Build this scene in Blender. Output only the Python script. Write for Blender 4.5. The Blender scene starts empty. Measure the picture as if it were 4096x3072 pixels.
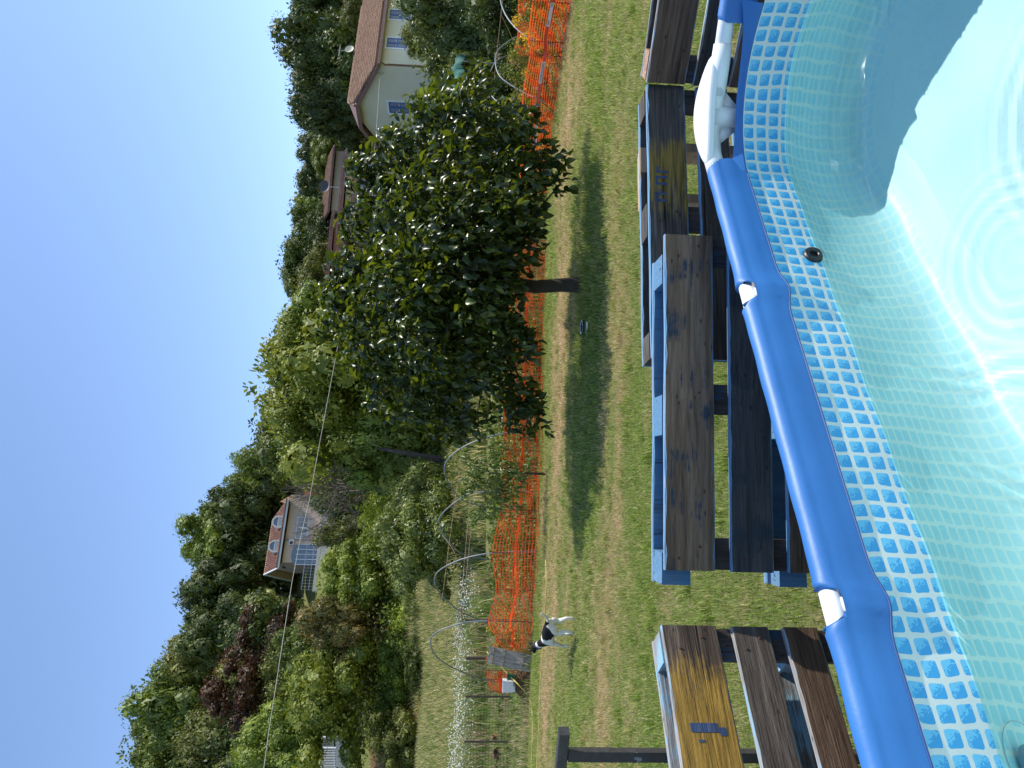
import bpy, math, random
import numpy as np
from mathutils import Vector, Matrix, noise as mnoise

random.seed(11)
RNG = np.random.default_rng(11)
C = bpy.context.scene.collection
S = bpy.context.scene

# ---------------------------------------------------------------- camera
F, H = 2900.0, 1.64                      # focal length in photo pixels, eye height in metres
P, ROLL = math.radians(3.0), 0.034        # downward tilt, and the small roll of a hand-held phone
CP, SP = math.cos(P), math.sin(P)
cam_data = bpy.data.cameras.new('camera')
cam_data.sensor_fit = 'HORIZONTAL'; cam_data.sensor_width = 36; cam_data.lens = 36 * F / 4096
cam_data.clip_start = 0.05; cam_data.clip_end = 3000
cam = bpy.data.objects.new('camera', cam_data); C.objects.link(cam)
CR, SR = math.cos(ROLL), math.sin(ROLL)
R_, U_, B_ = Vector((1, 0, 0)), Vector((0, SP, CP)), Vector((0, -CP, SP))
X_, Y_ = R_ * SR - U_ * CR, R_ * CR + U_ * SR                         # the phone was held sideways: image left is up
m = Matrix(((X_.x, Y_.x, B_.x, 0), (X_.y, Y_.y, B_.y, 0), (X_.z, Y_.z, B_.z, H), (0, 0, 0, 1)))
cam.matrix_world = m
S.camera = cam

# ---------------------------------------------------------------- sky, sun, exposure
AZ, EL = math.radians(17), math.radians(56)   # direction to the sun: AZ from +X towards +Y
sun_dir = Vector((math.cos(EL) * math.cos(AZ), math.cos(EL) * math.sin(AZ), math.sin(EL)))
w = bpy.data.worlds.new('World'); S.world = w; w.use_nodes = True
nt = w.node_tree; nt.nodes.clear()
sky = nt.nodes.new('ShaderNodeTexSky'); sky.sky_type = 'NISHITA'; sky.sun_disc = False
sky.sun_elevation = EL; sky.sun_rotation = math.pi / 2 - AZ
sky.altitude = 100; sky.air_density = 0.8; sky.dust_density = 0.3; sky.ozone_density = 2.2
bg = nt.nodes.new('ShaderNodeBackground'); bg.inputs['Strength'].default_value = 0.15
wo = nt.nodes.new('ShaderNodeOutputWorld')
nt.links.new(sky.outputs[0], bg.inputs[0]); nt.links.new(bg.outputs[0], wo.inputs[0])
sd = bpy.data.lights.new('sun', 'SUN'); sd.energy = 3.8; sd.angle = math.radians(0.5); sd.color = (1, 0.95, 0.86)
sun = bpy.data.objects.new('sun', sd); C.objects.link(sun)
sun.rotation_euler = sun_dir.to_track_quat('Z', 'Y').to_euler(); sun.location = (0, 0, 60)
try: sd.cycles.is_caustics_light = True
except Exception: pass
S.view_settings.view_transform = 'Standard'; S.view_settings.look = 'None'
S.view_settings.gamma = 1; S.view_settings.use_curve_mapping = False
S.view_settings.exposure = 0.80
S.render.engine = 'CYCLES'
S.cycles.use_denoising = True
S.cycles.max_bounces = 10; S.cycles.diffuse_bounces = 5; S.cycles.glossy_bounces = 3
S.cycles.transmission_bounces = 6; S.cycles.transparent_max_bounces = 8
S.cycles.sample_clamp_indirect = 6
S.cycles.caustics_refractive = True; S.cycles.caustics_reflective = False

# ---------------------------------------------------------------- helpers
def ray(x, y):
    """direction through photo pixel (x, y); used only to read real positions off the photograph"""
    a, b = (1536 - y) / F, (x - 2048) / F
    u, v = a * CR + b * SR, -a * SR + b * CR
    return Vector((u, CP - v * SP, -SP - v * CP))
def on_z(x, y, z=0.0):
    d = ray(x, y); t = (z - H) / d.z
    return Vector((d.x * t, d.y * t, z))
def at(x, y, Y):
    d = ray(x, y); t = Y / d.y
    return Vector((d.x * t, Y, H + d.z * t))

def props(o, label=None, cat=None, group=None, kind=None):
    if label: o['label'] = label
    if cat: o['category'] = cat
    if group: o['group'] = group
    if kind: o['kind'] = kind
    return o
def empty(name, loc=(0, 0, 0), rz=0.0, label=None, cat=None, group=None):
    o = bpy.data.objects.new(name, None); C.objects.link(o)
    o.location = loc; o.rotation_euler = (0, 0, rz); o.empty_display_size = 0.1
    return props(o, label, cat, group)
def link(name, me, parent=None, loc=None):
    o = bpy.data.objects.new(name, me); C.objects.link(o)
    if parent is not None: o.parent = parent
    if loc is not None: o.location = loc
    return o
def npmesh(name, V, Fq, mats, smooth=False, fm=None, uv=None):
    """mesh from numpy verts and an (n,3) or (n,4) face array"""
    me = bpy.data.meshes.new(name)
    V = np.asarray(V, dtype=np.float32); Fq = np.asarray(Fq, dtype=np.int32)
    k = Fq.shape[1]
    me.vertices.add(len(V)); me.vertices.foreach_set('co', V.ravel())
    me.loops.add(Fq.size); me.loops.foreach_set('vertex_index', Fq.ravel())
    me.polygons.add(len(Fq))
    me.polygons.foreach_set('loop_start', np.arange(0, Fq.size, k, dtype=np.int32))
    me.polygons.foreach_set('loop_total', np.full(len(Fq), k, dtype=np.int32))
    for mm in (mats if isinstance(mats, (list, tuple)) else [mats]): me.materials.append(mm)
    if fm is not None: me.polygons.foreach_set('material_index', np.asarray(fm, dtype=np.int32))
    me.polygons.foreach_set('use_smooth', np.full(len(Fq), smooth))
    if uv is not None:
        l = me.uv_layers.new(name='UVMap')
        l.data.foreach_set('uv', np.asarray(uv, dtype=np.float32)[Fq.ravel()].ravel())
    me.update(calc_edges=True)
    return me

class MB:
    """collects simple shapes and links them as one mesh object"""
    def __init__(s): s.v, s.f, s.uv = [], [], []
    def add(s, vs, fs):
        n = len(s.v); s.v += [tuple(v) for v in vs]; s.f += [tuple(n + i for i in f) for f in fs]; return s
    def box(s, c, d, M=None, bev=0.0):
        """box centred c, size d; bev chamfers the four long edges (along local x)"""
        hx, hy, hz = d[0] / 2, d[1] / 2, d[2] / 2
        if bev <= 0:
            vs = [Vector((x * hx, y * hy, z * hz)) for x in (-1, 1) for y in (-1, 1) for z in (-1, 1)]
            fs = [(0, 1, 3, 2), (4, 6, 7, 5), (0, 4, 5, 1), (2, 3, 7, 6), (0, 2, 6, 4), (1, 5, 7, 3)]
        else:
            b = bev; pr = [(-hy + b, -hz), (hy - b, -hz), (hy, -hz + b), (hy, hz - b), (hy - b, hz), (-hy + b, hz), (-hy, hz - b), (-hy, -hz + b)]
            vs = [Vector((-hx, a, c_)) for a, c_ in pr] + [Vector((hx, a, c_)) for a, c_ in pr]
            fs = [tuple(range(7, -1, -1)), tuple(range(8, 16))] + [(i, (i + 1) % 8, (i + 1) % 8 + 8, i + 8) for i in range(8)]
        M = M or Matrix()
        return s.add([(M @ v) + Vector(c) if M is not None and len(M) == 3 else M @ (v + Vector(c)) for v in vs], fs)
    def bar(s, a, b, w, h, up=(0, 0, 1), bev=0.0):
        a, b = Vector(a), Vector(b); x = (b - a); L = x.length; x.normalize()
        z = Vector(up); y = z.cross(x)
        if y.length < 1e-4: y = Vector((0, 1, 0)).cross(x)
        y.normalize(); z = x.cross(y)
        M = Matrix(((x.x, y.x, z.x), (x.y, y.y, z.y), (x.z, y.z, z.z)))
        return s.box((a + b) / 2, (L, w, h), M, bev)
    def tube(s, pts, r, n=8, cap=True, closed=False):
        pts = [Vector(p) for p in pts]; N = len(pts); rs = r if isinstance(r, (list, tuple)) else [r] * N
        prev = None; base = len(s.v); vs = []
        for i, p in enumerate(pts):
            if closed: t = pts[(i + 1) % N] - pts[i - 1]
            else: t = pts[min(i + 1, N - 1)] - pts[max(i - 1, 0)]
            t.normalize()
            if prev is None:
                a = Vector((0, 0, 1)) if abs(t.z) < 0.9 else Vector((1, 0, 0))
                u = t.cross(a).normalized()
            else:
                u = (prev - t * prev.dot(t)); u.normalize()
            prev = u; w_ = t.cross(u)
            vs += [p + (u * math.cos(2 * math.pi * k / n) + w_ * math.sin(2 * math.pi * k / n)) * rs[i] for k in range(n)]
        fs = []
        for i in range(N if closed else N - 1):
            j = (i + 1) % N
            fs += [(i * n + k, i * n + (k + 1) % n, j * n + (k + 1) % n, j * n + k) for k in range(n)]
        if cap and not closed: fs += [tuple(range(n - 1, -1, -1)), tuple(range((N - 1) * n, N * n))]
        return s.add(vs, fs)
    def lathe(s, prof, c=(0, 0, 0), n=16, M=None):
        vs = []
        for r, z in prof:
            for k in range(n):
                v = Vector((r * math.cos(2 * math.pi * k / n), r * math.sin(2 * math.pi * k / n), z))
                vs.append((M @ v if M is not None else v) + Vector(c))
        fs = [(i * n + k, i * n + (k + 1) % n, (i + 1) * n + (k + 1) % n, (i + 1) * n + k) for i in range(len(prof) - 1) for k in range(n)]
        return s.add(vs, fs)
    def build(s, name, mat, parent=None, smooth=False, loc=None):
        me = bpy.data.meshes.new(name); me.from_pydata(s.v, [], s.f)
        for mm in (mat if isinstance(mat, (list, tuple)) else [mat]): me.materials.append(mm)
        if smooth: me.polygons.foreach_set('use_smooth', [True] * len(me.polygons))
        me.update()
        return link(name, me, parent, loc)

def copy_tree(o, parent=None):
    c = o.copy(); C.objects.link(c)
    if parent is not None: c.parent = parent
    for ch in list(o.children): copy_tree(ch, c)
    return c

# ---------------------------------------------------------------- materials
class NT:
    def __init__(s, name, rough=0.6, color=(0.5, 0.5, 0.5), spec=0.5, metal=0.0):
        s.m = bpy.data.materials.new(name); s.m.use_nodes = True; s.t = s.m.node_tree
        s.b = s.t.nodes['Principled BSDF']; s.o = s.t.nodes['Material Output']
        s.set('Roughness', rough); s.set('Specular IOR Level', spec); s.set('Metallic', metal)
        s.b.inputs['Base Color'].default_value = (*color, 1)
    def set(s, k, v): s.b.inputs[k].default_value = v
    def n(s, typ, **kw):
        nd = s.t.nodes.new('ShaderNode' + typ)
        for k, v in kw.items():
            if k in nd.inputs: nd.inputs[k].default_value = v
            else: setattr(nd, k, v)
        return nd
    def l(s, a, b): s.t.links.new(a, b)
    def coord(s, which='Object', scale=(1, 1, 1), rot=(0, 0, 0), loc=(0, 0, 0)):
        tc = s.n('TexCoord'); mp = s.n('Mapping'); s.l(tc.outputs[which], mp.inputs[0])
        mp.inputs['Scale'].default_value = scale; mp.inputs['Rotation'].default_value = rot; mp.inputs['Location'].default_value = loc
        return mp.outputs[0]
    def noise(s, vec, scale, detail=4, rough=0.55, dist=0.0):
        nd = s.n('TexNoise'); nd.inputs['Scale'].default_value = scale; nd.inputs['Detail'].default_value = detail
        nd.inputs['Roughness'].default_value = rough; nd.inputs['Distortion'].default_value = dist
        if vec is not None: s.l(vec, nd.inputs['Vector'])
        return nd.outputs['Fac']
    def ramp(s, fac, stops, interp='LINEAR'):
        nd = s.n('ValToRGB'); cr = nd.color_ramp; cr.interpolation = interp
        while len(cr.elements) > len(stops): cr.elements.remove(cr.elements[-1])
        while len(cr.elements) < len(stops): cr.elements.new(0.5)
        for e, (p_, c_) in zip(cr.elements, stops):
            e.position = p_; e.color = (*c_, 1) if len(c_) == 3 else c_
        s.l(fac, nd.inputs[0]); return nd.outputs[0]
    def mix(s, fac, a, b, mode='MIX'):
        nd = s.n('MixRGB', blend_type=mode)
        for k, v in ((0, fac), (1, a), (2, b)):
            if isinstance(v, (int, float)): nd.inputs[k].default_value = v
            elif isinstance(v, (tuple, list)): nd.inputs[k].default_value = (*v, 1)
            else: s.l(v, nd.inputs[k])
        return nd.outputs[0]
    def math(s, op, a, b=0.0, c=0.0):
        nd = s.n('Math', operation=op)
        for k, v in ((0, a), (1, b), (2, c)):
            if isinstance(v, (int, float)): nd.inputs[k].default_value = v
            else: s.l(v, nd.inputs[k])
        return nd.outputs[0]
    def color(s, sock): s.l(sock, s.b.inputs['Base Color'])
    def bump(s, h, strength=0.3, dist=0.01):
        nd = s.n('Bump'); nd.inputs['Strength'].default_value = strength; nd.inputs['Distance'].default_value = dist
        s.l(h, nd.inputs['Height']); s.l(nd.outputs[0], s.b.inputs['Normal'])
def plain(name, col, rough=0.6, var=0.12, scale=6, metal=0.0, spec=0.5, bump=0.0):
    t = NT(name, rough, col, spec, metal)
    v = t.coord(); nz = t.noise(v, scale, 5)
    lo = tuple(c * (1 - var) for c in col); hi = tuple(min(1, c * (1 + var)) for c in col)
    t.color(t.ramp(nz, [(0.3, lo), (0.7, hi)]))
    if bump: t.bump(t.noise(v, scale * 6, 4), bump, 0.01)
    return t.m
# ================================================================ POOL
A29 = math.radians(36.5)
LD = Vector((math.cos(A29), math.sin(A29)))          # along the long wall, left to right
LN = Vector((LD.y, -LD.x))                           # towards the inside of the pool
PC = Vector((0.935, 2.045)); PR = 0.40               # centre and radius of the far rounded corner
POOL_L, POOL_W = 3.6, 2.5
def pool_path(off=0.0, r=PR, n=12):
    """closed outline, off > 0 is outside the wall; starts at the near left end of the long wall"""
    T = PC - LN * PR                                  # tangent point on the long wall
    cs = [PC, PC + LN * (POOL_W - 2 * PR), PC + LN * (POOL_W - 2 * PR) - LD * (POOL_L - 2 * PR), PC - LD * (POOL_L - 2 * PR)]
    a0 = math.atan2(-LN.y, -LN.x)                     # outward normal angle of the long wall
    pts = []
    for k, c in enumerate(cs):
        cc = c; cr = PR
        if r != PR:
            bis = (Vector((math.cos(a0 - k * math.pi / 2 - math.pi / 4), math.sin(a0 - k * math.pi / 2 - math.pi / 4))))
            cc = c + bis * (PR - r) * math.sqrt(2); cr = r
        for i in range(n + 1):
            a = a0 - k * math.pi / 2 - i * math.pi / 2 / n
            pts.append(cc + Vector((math.cos(a), math.sin(a))) * (cr + off))
    return pts
def resample(pts, step):
    pts = [Vector(p) for p in pts]; pts.append(pts[0]); out, u = [], []
    tot = 0
    for a, b in zip(pts, pts[1:]):
        L = (b - a).length
        if L < 1e-6: continue
        k = max(1, round(L / step))
        for i in range(k): out.append(a.lerp(b, i / k)); u.append(tot + L * i / k)
        tot += L
    return out, u, tot

RIM_Z, WATER_Z, BAND_Z = 0.84, 0.60, 0.755
def liner_material():
    t = NT('pool_liner_print', 0.35, spec=0.4)
    uvn = t.n('UVMap'); uvn.uv_map = 'UVMap'
    sep = t.n('SeparateXYZ'); t.l(uvn.outputs[0], sep.inputs[0])
    CELL = 0.0440
    u = t.math('DIVIDE', sep.outputs[0], CELL); v = t.math('DIVIDE', sep.outputs[1], CELL)
    # wavy drawing of the printed grid
    nz = t.noise(uvn.outputs[0], 9, 2); u = t.math('ADD', u, t.math('MULTIPLY', t.math('SUBTRACT', nz, 0.5), 0.5))
    fu = t.math('SUBTRACT', t.math('FRACT', u), 0.5); fv = t.math('SUBTRACT', t.math('FRACT', v), 0.5)
    au = t.math('ABSOLUTE', fu); av = t.math('ABSOLUTE', fv)
    # rounded square distance
    R = 0.14; HH = 0.385
    du = t.math('MAXIMUM', t.math('SUBTRACT', au, HH - R), 0); dv = t.math('MAXIMUM', t.math('SUBTRACT', av, HH - R), 0)
    d = t.math('SQRT', t.math('ADD', t.math('MULTIPLY', du, du), t.math('MULTIPLY', dv, dv)))
    mask = t.math('LESS_THAN', d, R)
    # pixel mosaic inside each tile: small squares in two blues
    cu = t.math('FLOOR', t.math('MULTIPLY', u, 14)); cv = t.math('FLOOR', t.math('MULTIPLY', v, 14))
    cmb = t.n('CombineXYZ'); t.l(cu, cmb.inputs[0]); t.l(cv, cmb.inputs[1])
    wn = t.n('TexWhiteNoise'); t.l(cmb.outputs[0], wn.inputs['Vector'])
    grad = t.math('SUBTRACT', t.math('MULTIPLY', fu, 1.1), t.math('MULTIPLY', fv, -0.9))
    sel = t.math('GREATER_THAN', t.math('ADD', grad, t.math('MULTIPLY', wn.outputs[0], 0.5)), 0.32)
    blue = t.mix(sel, (0.045, 0.33, 0.62), (0.15, 0.50, 0.72))
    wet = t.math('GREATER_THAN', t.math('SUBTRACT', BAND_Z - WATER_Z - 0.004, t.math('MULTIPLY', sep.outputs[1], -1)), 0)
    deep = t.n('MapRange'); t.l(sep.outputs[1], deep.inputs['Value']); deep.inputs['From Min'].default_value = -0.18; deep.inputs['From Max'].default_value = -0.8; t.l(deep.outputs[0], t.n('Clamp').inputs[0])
    hazed = t.mix(deep.outputs[0], (0.34, 0.76, 0.82), (0.58, 0.85, 0.86))
    blue = t.mix(wet, hazed, blue)      # below the waterline the print is painted paler, in place of water haze
    # print ends where the wall turns into the plain floor
    onwall = t.math('GREATER_THAN', sep.outputs[1], -0.78)
    mk = t.math('MULTIPLY', mask, onwall)
    geo = t.noise(t.coord('Object'), 2.5, 4)
    base = t.ramp(geo, [(0.3, (0.64, 0.86, 0.82)), (0.7, (0.71, 0.91, 0.87))])  # underwater base is lighter aqua: light scattered by the water, put into the colour
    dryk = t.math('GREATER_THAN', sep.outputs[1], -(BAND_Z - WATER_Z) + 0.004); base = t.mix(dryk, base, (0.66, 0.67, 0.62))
    fine = t.noise(t.coord('Object'), 60, 3)
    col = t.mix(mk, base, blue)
    sp = t.ramp(fine, [(0.2, (0.93, 0.95, 0.95)), (0.6, (1, 1, 1))])
    t.color(t.mix(1.0, col, sp, 'MULTIPLY'))
    t.bump(t.noise(t.coord('Object'), 220, 2), 0.12, 0.003)
    return t.m

pool = empty('swimming_pool', (0.2, 0.9, 0), 0, 'blue framed above ground swimming pool with tile print liner filled with clear water', 'pool')
off0 = -Vector(pool.location)
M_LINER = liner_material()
def build_liner():
    ring, us, tot = resample(pool_path(-0.012), 0.04)
    ctr = sum(ring, Vector((0, 0))) / len(ring)
    n = len(ring)
    # profile: (offset outwards, z) ; the wall bulges a little outwards and coves into the floor
    prof = [(0.0, BAND_Z), (0.005, 0.70), (0.012, WATER_Z), (0.03, 0.48), (0.042, 0.34), (0.04, 0.2), (0.025, 0.1), (0.0, 0.045), (-0.04, 0.03), (-0.09, 0.022), (-0.16, 0.018), (-0.20, 0.006)]
    V, UV, Fc = [], [], []
    vv = 0; pz = None
    for j, (o, z) in enumerate(prof):
        rr, _, _ = resample(pool_path(-0.012), 0.04)
        if pz is not None: vv -= math.hypot(o - pz[0], z - pz[1])
        pz = (o, z)
        for i, p in enumerate(rr):
            t = (rr[(i + 1) % n] - rr[i - 1]).normalized(); nrm = Vector((-t.y, t.x))
            wr = 0.0035 * math.sin(us[i] * 21 + z * 9) * (1 if z < 0.7 else 0.3)
            if 0.04 < z < 0.74:    # soft vertical folds where the legs press the liner
                for s0 in (0.0,):
                    pass
            q = p + nrm * (o + wr)
            V.append((q.x, q.y, z + (0.004 * math.sin(us[i] * 15) if z < 0.1 else 0))); UV.append((us[i] + 0.02 * math.sin(z * 6 + us[i] * 2) * (0.74 - z), vv))
    m_ = len(prof)
    for j in range(m_ - 1):
        for i in range(n):
            Fc.append((j * n + i, j * n + (i + 1) % n, (j + 1) * n + (i + 1) % n, (j + 1) * n + i))
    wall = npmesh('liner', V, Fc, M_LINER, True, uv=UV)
    # fix the one column where u wraps round
    l = wall.uv_layers[0].data
    for pi, poly in enumerate(wall.polygons):
        us_ = [l[k].uv[0] for k in poly.loop_indices]
        if max(us_) - min(us_) > 1:
            for k in poly.loop_indices:
                if l[k].uv[0] < 1: l[k].uv[0] += tot
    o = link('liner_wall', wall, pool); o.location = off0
    fl, _, _ = resample(pool_path(-0.172), 0.04)
    nf = len(fl); c = ctr
    V2, F2, UV2 = [(c.x, c.y, 0.02)], [], [(0, -2)]
    K = 30
    for k in range(1, K + 1):
        for i, p in enumerate(fl):
            q = Vector((c.x, c.y)).lerp(p, k / K)
            z = 0.018 + 0.006 * mnoise.noise(Vector((q.x * 3, q.y * 3, 1))) * min(1, (K - k) / 4)
            V2.append((q.x, q.y, z + (0.004 * math.sin(us[i % len(us)] * 15) if k == K else 0))); UV2.append((q.x, -2))
    for i in range(nf): F2.append((0, 1 + i, 1 + (i + 1) % nf))
    me = bpy.data.meshes.new('liner_floor')
    faces = [tuple(f) for f in F2]
    for k in range(1, K):
        a, b = 1 + (k - 1) * nf, 1 + k * nf
        faces += [(a + i, b + i, b + (i + 1) % nf, a + (i + 1) % nf) for i in range(nf)]
    me.from_pydata(V2, [], faces)
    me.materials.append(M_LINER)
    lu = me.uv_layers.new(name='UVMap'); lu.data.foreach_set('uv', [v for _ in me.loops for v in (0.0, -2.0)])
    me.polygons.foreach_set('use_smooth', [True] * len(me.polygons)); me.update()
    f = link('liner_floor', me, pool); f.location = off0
    # outside of the wall: plain blue sheet
    mb = MB(); rr, _, _ = resample(pool_path(0.065), 0.08); k = len(rr)
    for z in (0.005, 0.4, 0.72):
        mb.v += [(p.x, p.y, z) for p in [r_ for r_ in rr]]
    mb.f = [(j * k + i, j * k + (i + 1) % k, (j + 1) * k + (i + 1) % k, (j + 1) * k + i) for j in range(2) for i in range(k)]
    ob = mb.build('outer_wall', M_SLEEVE, pool, True); ob.location = off0
    for q in (o, f): q.cycles.is_caustics_receiver = True

def sleeve_material():
    t = NT('blue_vinyl_sleeve', 0.48, (0.045, 0.2, 0.62), 0.45)
    v = t.coord(); nz = t.noise(v, 3, 5)
    t.color(t.ramp(nz, [(0.3, (0.022, 0.120, 0.35)), (0.7, (0.032, 0.155, 0.42))]))
    ck = t.n('TexChecker'); mp = t.coord('Object', (1, 1, 1), (0, 0, A29)); t.l(mp, ck.inputs[0]); ck.inputs['Scale'].default_value = 260
    wv = t.math('ADD', t.noise(v, 90, 2), t.math('MULTIPLY', ck.outputs['Fac'], 0.3))
    t.bump(wv, 0.14, 0.003)
    return t.m
M_SLEEVE = sleeve_material()
M_WHITEP = plain('white_plastic', (0.74, 0.75, 0.76), 0.32, 0.04, 5)
M_PIPE = plain('white_powder_coated_pipe', (0.72, 0.74, 0.77), 0.4, 0.03, 9)
build_liner()

def water():
    # swell plus two sets of rings where drops fell
    x0, x1, y0, y1, st = -2.9, 1.9, -0.9, 2.6, 0.014
    xs = np.arange(x0, x1, st); ys = np.arange(y0, y1, st)
    X, Y = np.meshgrid(xs, ys)
    Z = np.zeros_like(X)
    g = np.random.default_rng(3)
    for k in range(26):
        a = g.uniform(0, 2 * math.pi); lam = g.uniform(0.22, 0.85); ph = g.uniform(0, 6.28)
        Z += 0.0005 * (lam / 0.6) ** 1.3 * np.sin((X * math.cos(a) + Y * math.sin(a)) * 2 * math.pi / lam + ph + 0.8 * np.sin(X * 1.7 + Y * 2.1 + k))
    for (cx, cy, lam, r0, w_, amp) in RINGS:
        r = np.hypot(X - cx, Y - cy)
        Z += amp * np.cos(2 * math.pi * (r - r0) / lam) * np.exp(-((r - r0) / w_) ** 2)
    inside = pool_path(-0.006)
    poly = np.array([(p.x, p.y) for p in inside])
    def inpoly(px, py):
        ins = np.zeros(px.shape, bool); n = len(poly); j = n - 1
        for i in range(n):
            xi, yi = poly[i]; xj, yj = poly[j]
            if yi != yj:
                c_ = ((yi > py) != (yj > py)) & (px < (xj - xi) * (py - yi) / (yj - yi) + xi)
                ins ^= c_
            j = i
        return ins
    M = inpoly(X, Y)
    # keep cells that touch the pool, and pull the outside vertices back to the wall
    idx = np.arange(X.size).reshape(X.shape)
    cell = M[:-1, :-1] | M[1:, :-1] | M[:-1, 1:] | M[1:, 1:]
    a = idx[:-1, :-1][cell]; b = idx[:-1, 1:][cell]; c = idx[1:, 1:][cell]; d = idx[1:, :-1][cell]
    Fq = np.stack([a, b, c, d], 1)
    used = np.unique(Fq); remap = -np.ones(X.size, int); remap[used] = np.arange(len(used))
    V = np.stack([X.ravel()[used], Y.ravel()[used], (Z.ravel() + WATER_Z)[used]], 1)
    me = npmesh('water_surface', V, remap[Fq], M_WATER, True)
    o = link('water_surface', me, pool); o.location = off0
    o.cycles.is_caustics_caster = True
    return o
M_WATER = bpy.data.materials.new('pool_water'); M_WATER.use_nodes = True
_t = M_WATER.node_tree; _t.nodes.clear()
_o = _t.nodes.new('ShaderNodeOutputMaterial'); _g = _t.nodes.new('ShaderNodeBsdfGlass')
_g.inputs['IOR'].default_value = 1.33; _g.inputs['Roughness'].default_value = 0.0; _g.inputs['Color'].default_value = (0.90, 0.985, 0.99, 1)
_t.links.new(_g.outputs[0], _o.inputs[0])
RINGS = [(0.16, 1.83, 0.06, 0.17, 0.07, 0.00028), (0.95, 1.52, 0.055, 0.30, 0.10, 0.00028), (0.62, 1.86, 0.05, 0.16, 0.09, 0.00014)]
water()

# ---- frame, sleeve, joints
T0 = PC - LN * PR
def LP(s, off, z):
    """point on the long side: s along it from the corner tangent, off outwards"""
    p = T0 + LD * s - LN * off
    return Vector((p.x, p.y, z))
S_A, S_B = -0.507, -1.427
PIPE_OFF, PIPE_R = 0.022, 0.027
JOINTS = [S_A, S_B, S_B - 0.92]
def sleeve(s0, s1, P3, joints, name, open_end=None):
    V, Fc = [], []; n = max(4, round((s1 - s0) / 0.012)); M_ = 22
    for i in range(n + 1):
        s = s0 + (s1 - s0) * i / n
        dj = min([abs(s - j) for j in joints] + [9])
        k = 1 - min(1, max(0, (dj - 0.026) / 0.032)); k = k * k * (3 - 2 * k)
        g = math.exp(-(dj / 0.05) ** 2)
        st = -75 + (256) * k
        if open_end is not None:
            e = abs(s - open_end); q = 1 - min(1, e / 0.055); st = max(st, -75 + 245 * q * q)
        R = 0.0315 + 0.0095 * g + 0.0008 * math.sin(s * 37)
        row = []
        for j in range(M_ + 1):
            ph = math.radians(st + (185 - st) * j / M_)
            row.append((PIPE_OFF + R * math.cos(ph), 0.84 + R * math.sin(ph)))
        # skirt: from the inner side of the pipe down to the seam
        a = row[-1]; bx, bz = -0.012 - 0.012 * g, BAND_Z - 0.012 * g
        for t_ in (0.12, 0.3, 0.55, 0.8, 0.93, 0.97, 1.0):
            off = a[0] + (bx - a[0]) * t_ - 0.006 * math.sin(t_ * math.pi) - (0.004 if 0.9 < t_ < 0.99 else 0)
            wr = 0.0025 * g * math.sin(s * 160 + t_ * 5) * math.sin(t_ * math.pi)
            row.append((off + wr, a[1] + (bz - a[1]) * t_))
        row.append((bx + 0.006, bz - 0.002))
        for o, z in row: V.append(P3(s, o, z))
        m_ = len(row)
        if i:
            for j in range(m_ - 1):
                a0 = (i - 1) * m_ + j
                Fc.append((a0, a0 + m_, a0 + m_ + 1, a0 + 1))
    me = npmesh(name, V, Fc, M_SLEEVE, True)
    o = link(name, me, pool); o.location = off0
    return o
sleeve(-2.9, 0.104, LP, JOINTS, 'sleeve', 0.104)
M_CORD = plain('dark_blue_seam', (0.012, 0.05, 0.20), 0.5, 0.1, 20)
def cord(s0, s1, P3, joints):
    pts = []
    for i in range(int((s1 - s0) / .012) + 1):
        s = s0 + .012 * i; g = math.exp(-(min([abs(s - j) for j in joints] + [9]) / 0.05) ** 2); pts.append(P3(s, -0.0155 - 0.012 * g, BAND_Z + .001 - 0.012 * g))
    o = MB().tube(pts, .0028, 6).build('sleeve_seam', M_CORD, pool, True); o.location = off0
cord(-2.9, 0.10, LP, JOINTS)
# short side: the pipe leaves the corner and bends round
E1 = Vector((1.02, 2.468)); E2 = Vector((1.31, 2.352)); SD = Vector((LN.x, LN.y))
def short_pt(s):
    L1 = (E2 - E1).length
    if s < L1: d = (E2 - E1).normalized(); return E1 + d * s, d
    return E2 + SD * (s - L1), SD
def SP3(s, off, z):
    p, d = short_pt(s); nrm = Vector((-d.y, d.x))
    L1 = (E2 - E1).length; k = min(1, max(0, (s - L1 + 0.1) / 0.2)); d2 = ((E2 - E1).normalized() * (1 - k) + SD * k).normalized()
    nrm = Vector((-d2.y, d2.x))
    q = p + nrm * (off - PIPE_OFF)
    return Vector((q.x, q.y, z))
sleeve(0.225, 2.0, SP3, [], 'sleeve', 0.225)
def place(o): o.location = off0; return o
mb = MB(); mb.tube([LP(-2.9, PIPE_OFF, 0.84), LP(0.16, PIPE_OFF, 0.84)], PIPE_R, 20); place(mb.build('rim_pipe', M_PIPE, pool, True))
mb = MB(); mb.tube([Vector((*E1, 0.84)), Vector((*E2, 0.84))] + [Vector((*(E2 + SD * t), 0.84)) for t in (0.2, 1.7)], PIPE_R, 20); place(mb.build('rim_pipe', M_PIPE, pool, True))
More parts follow.
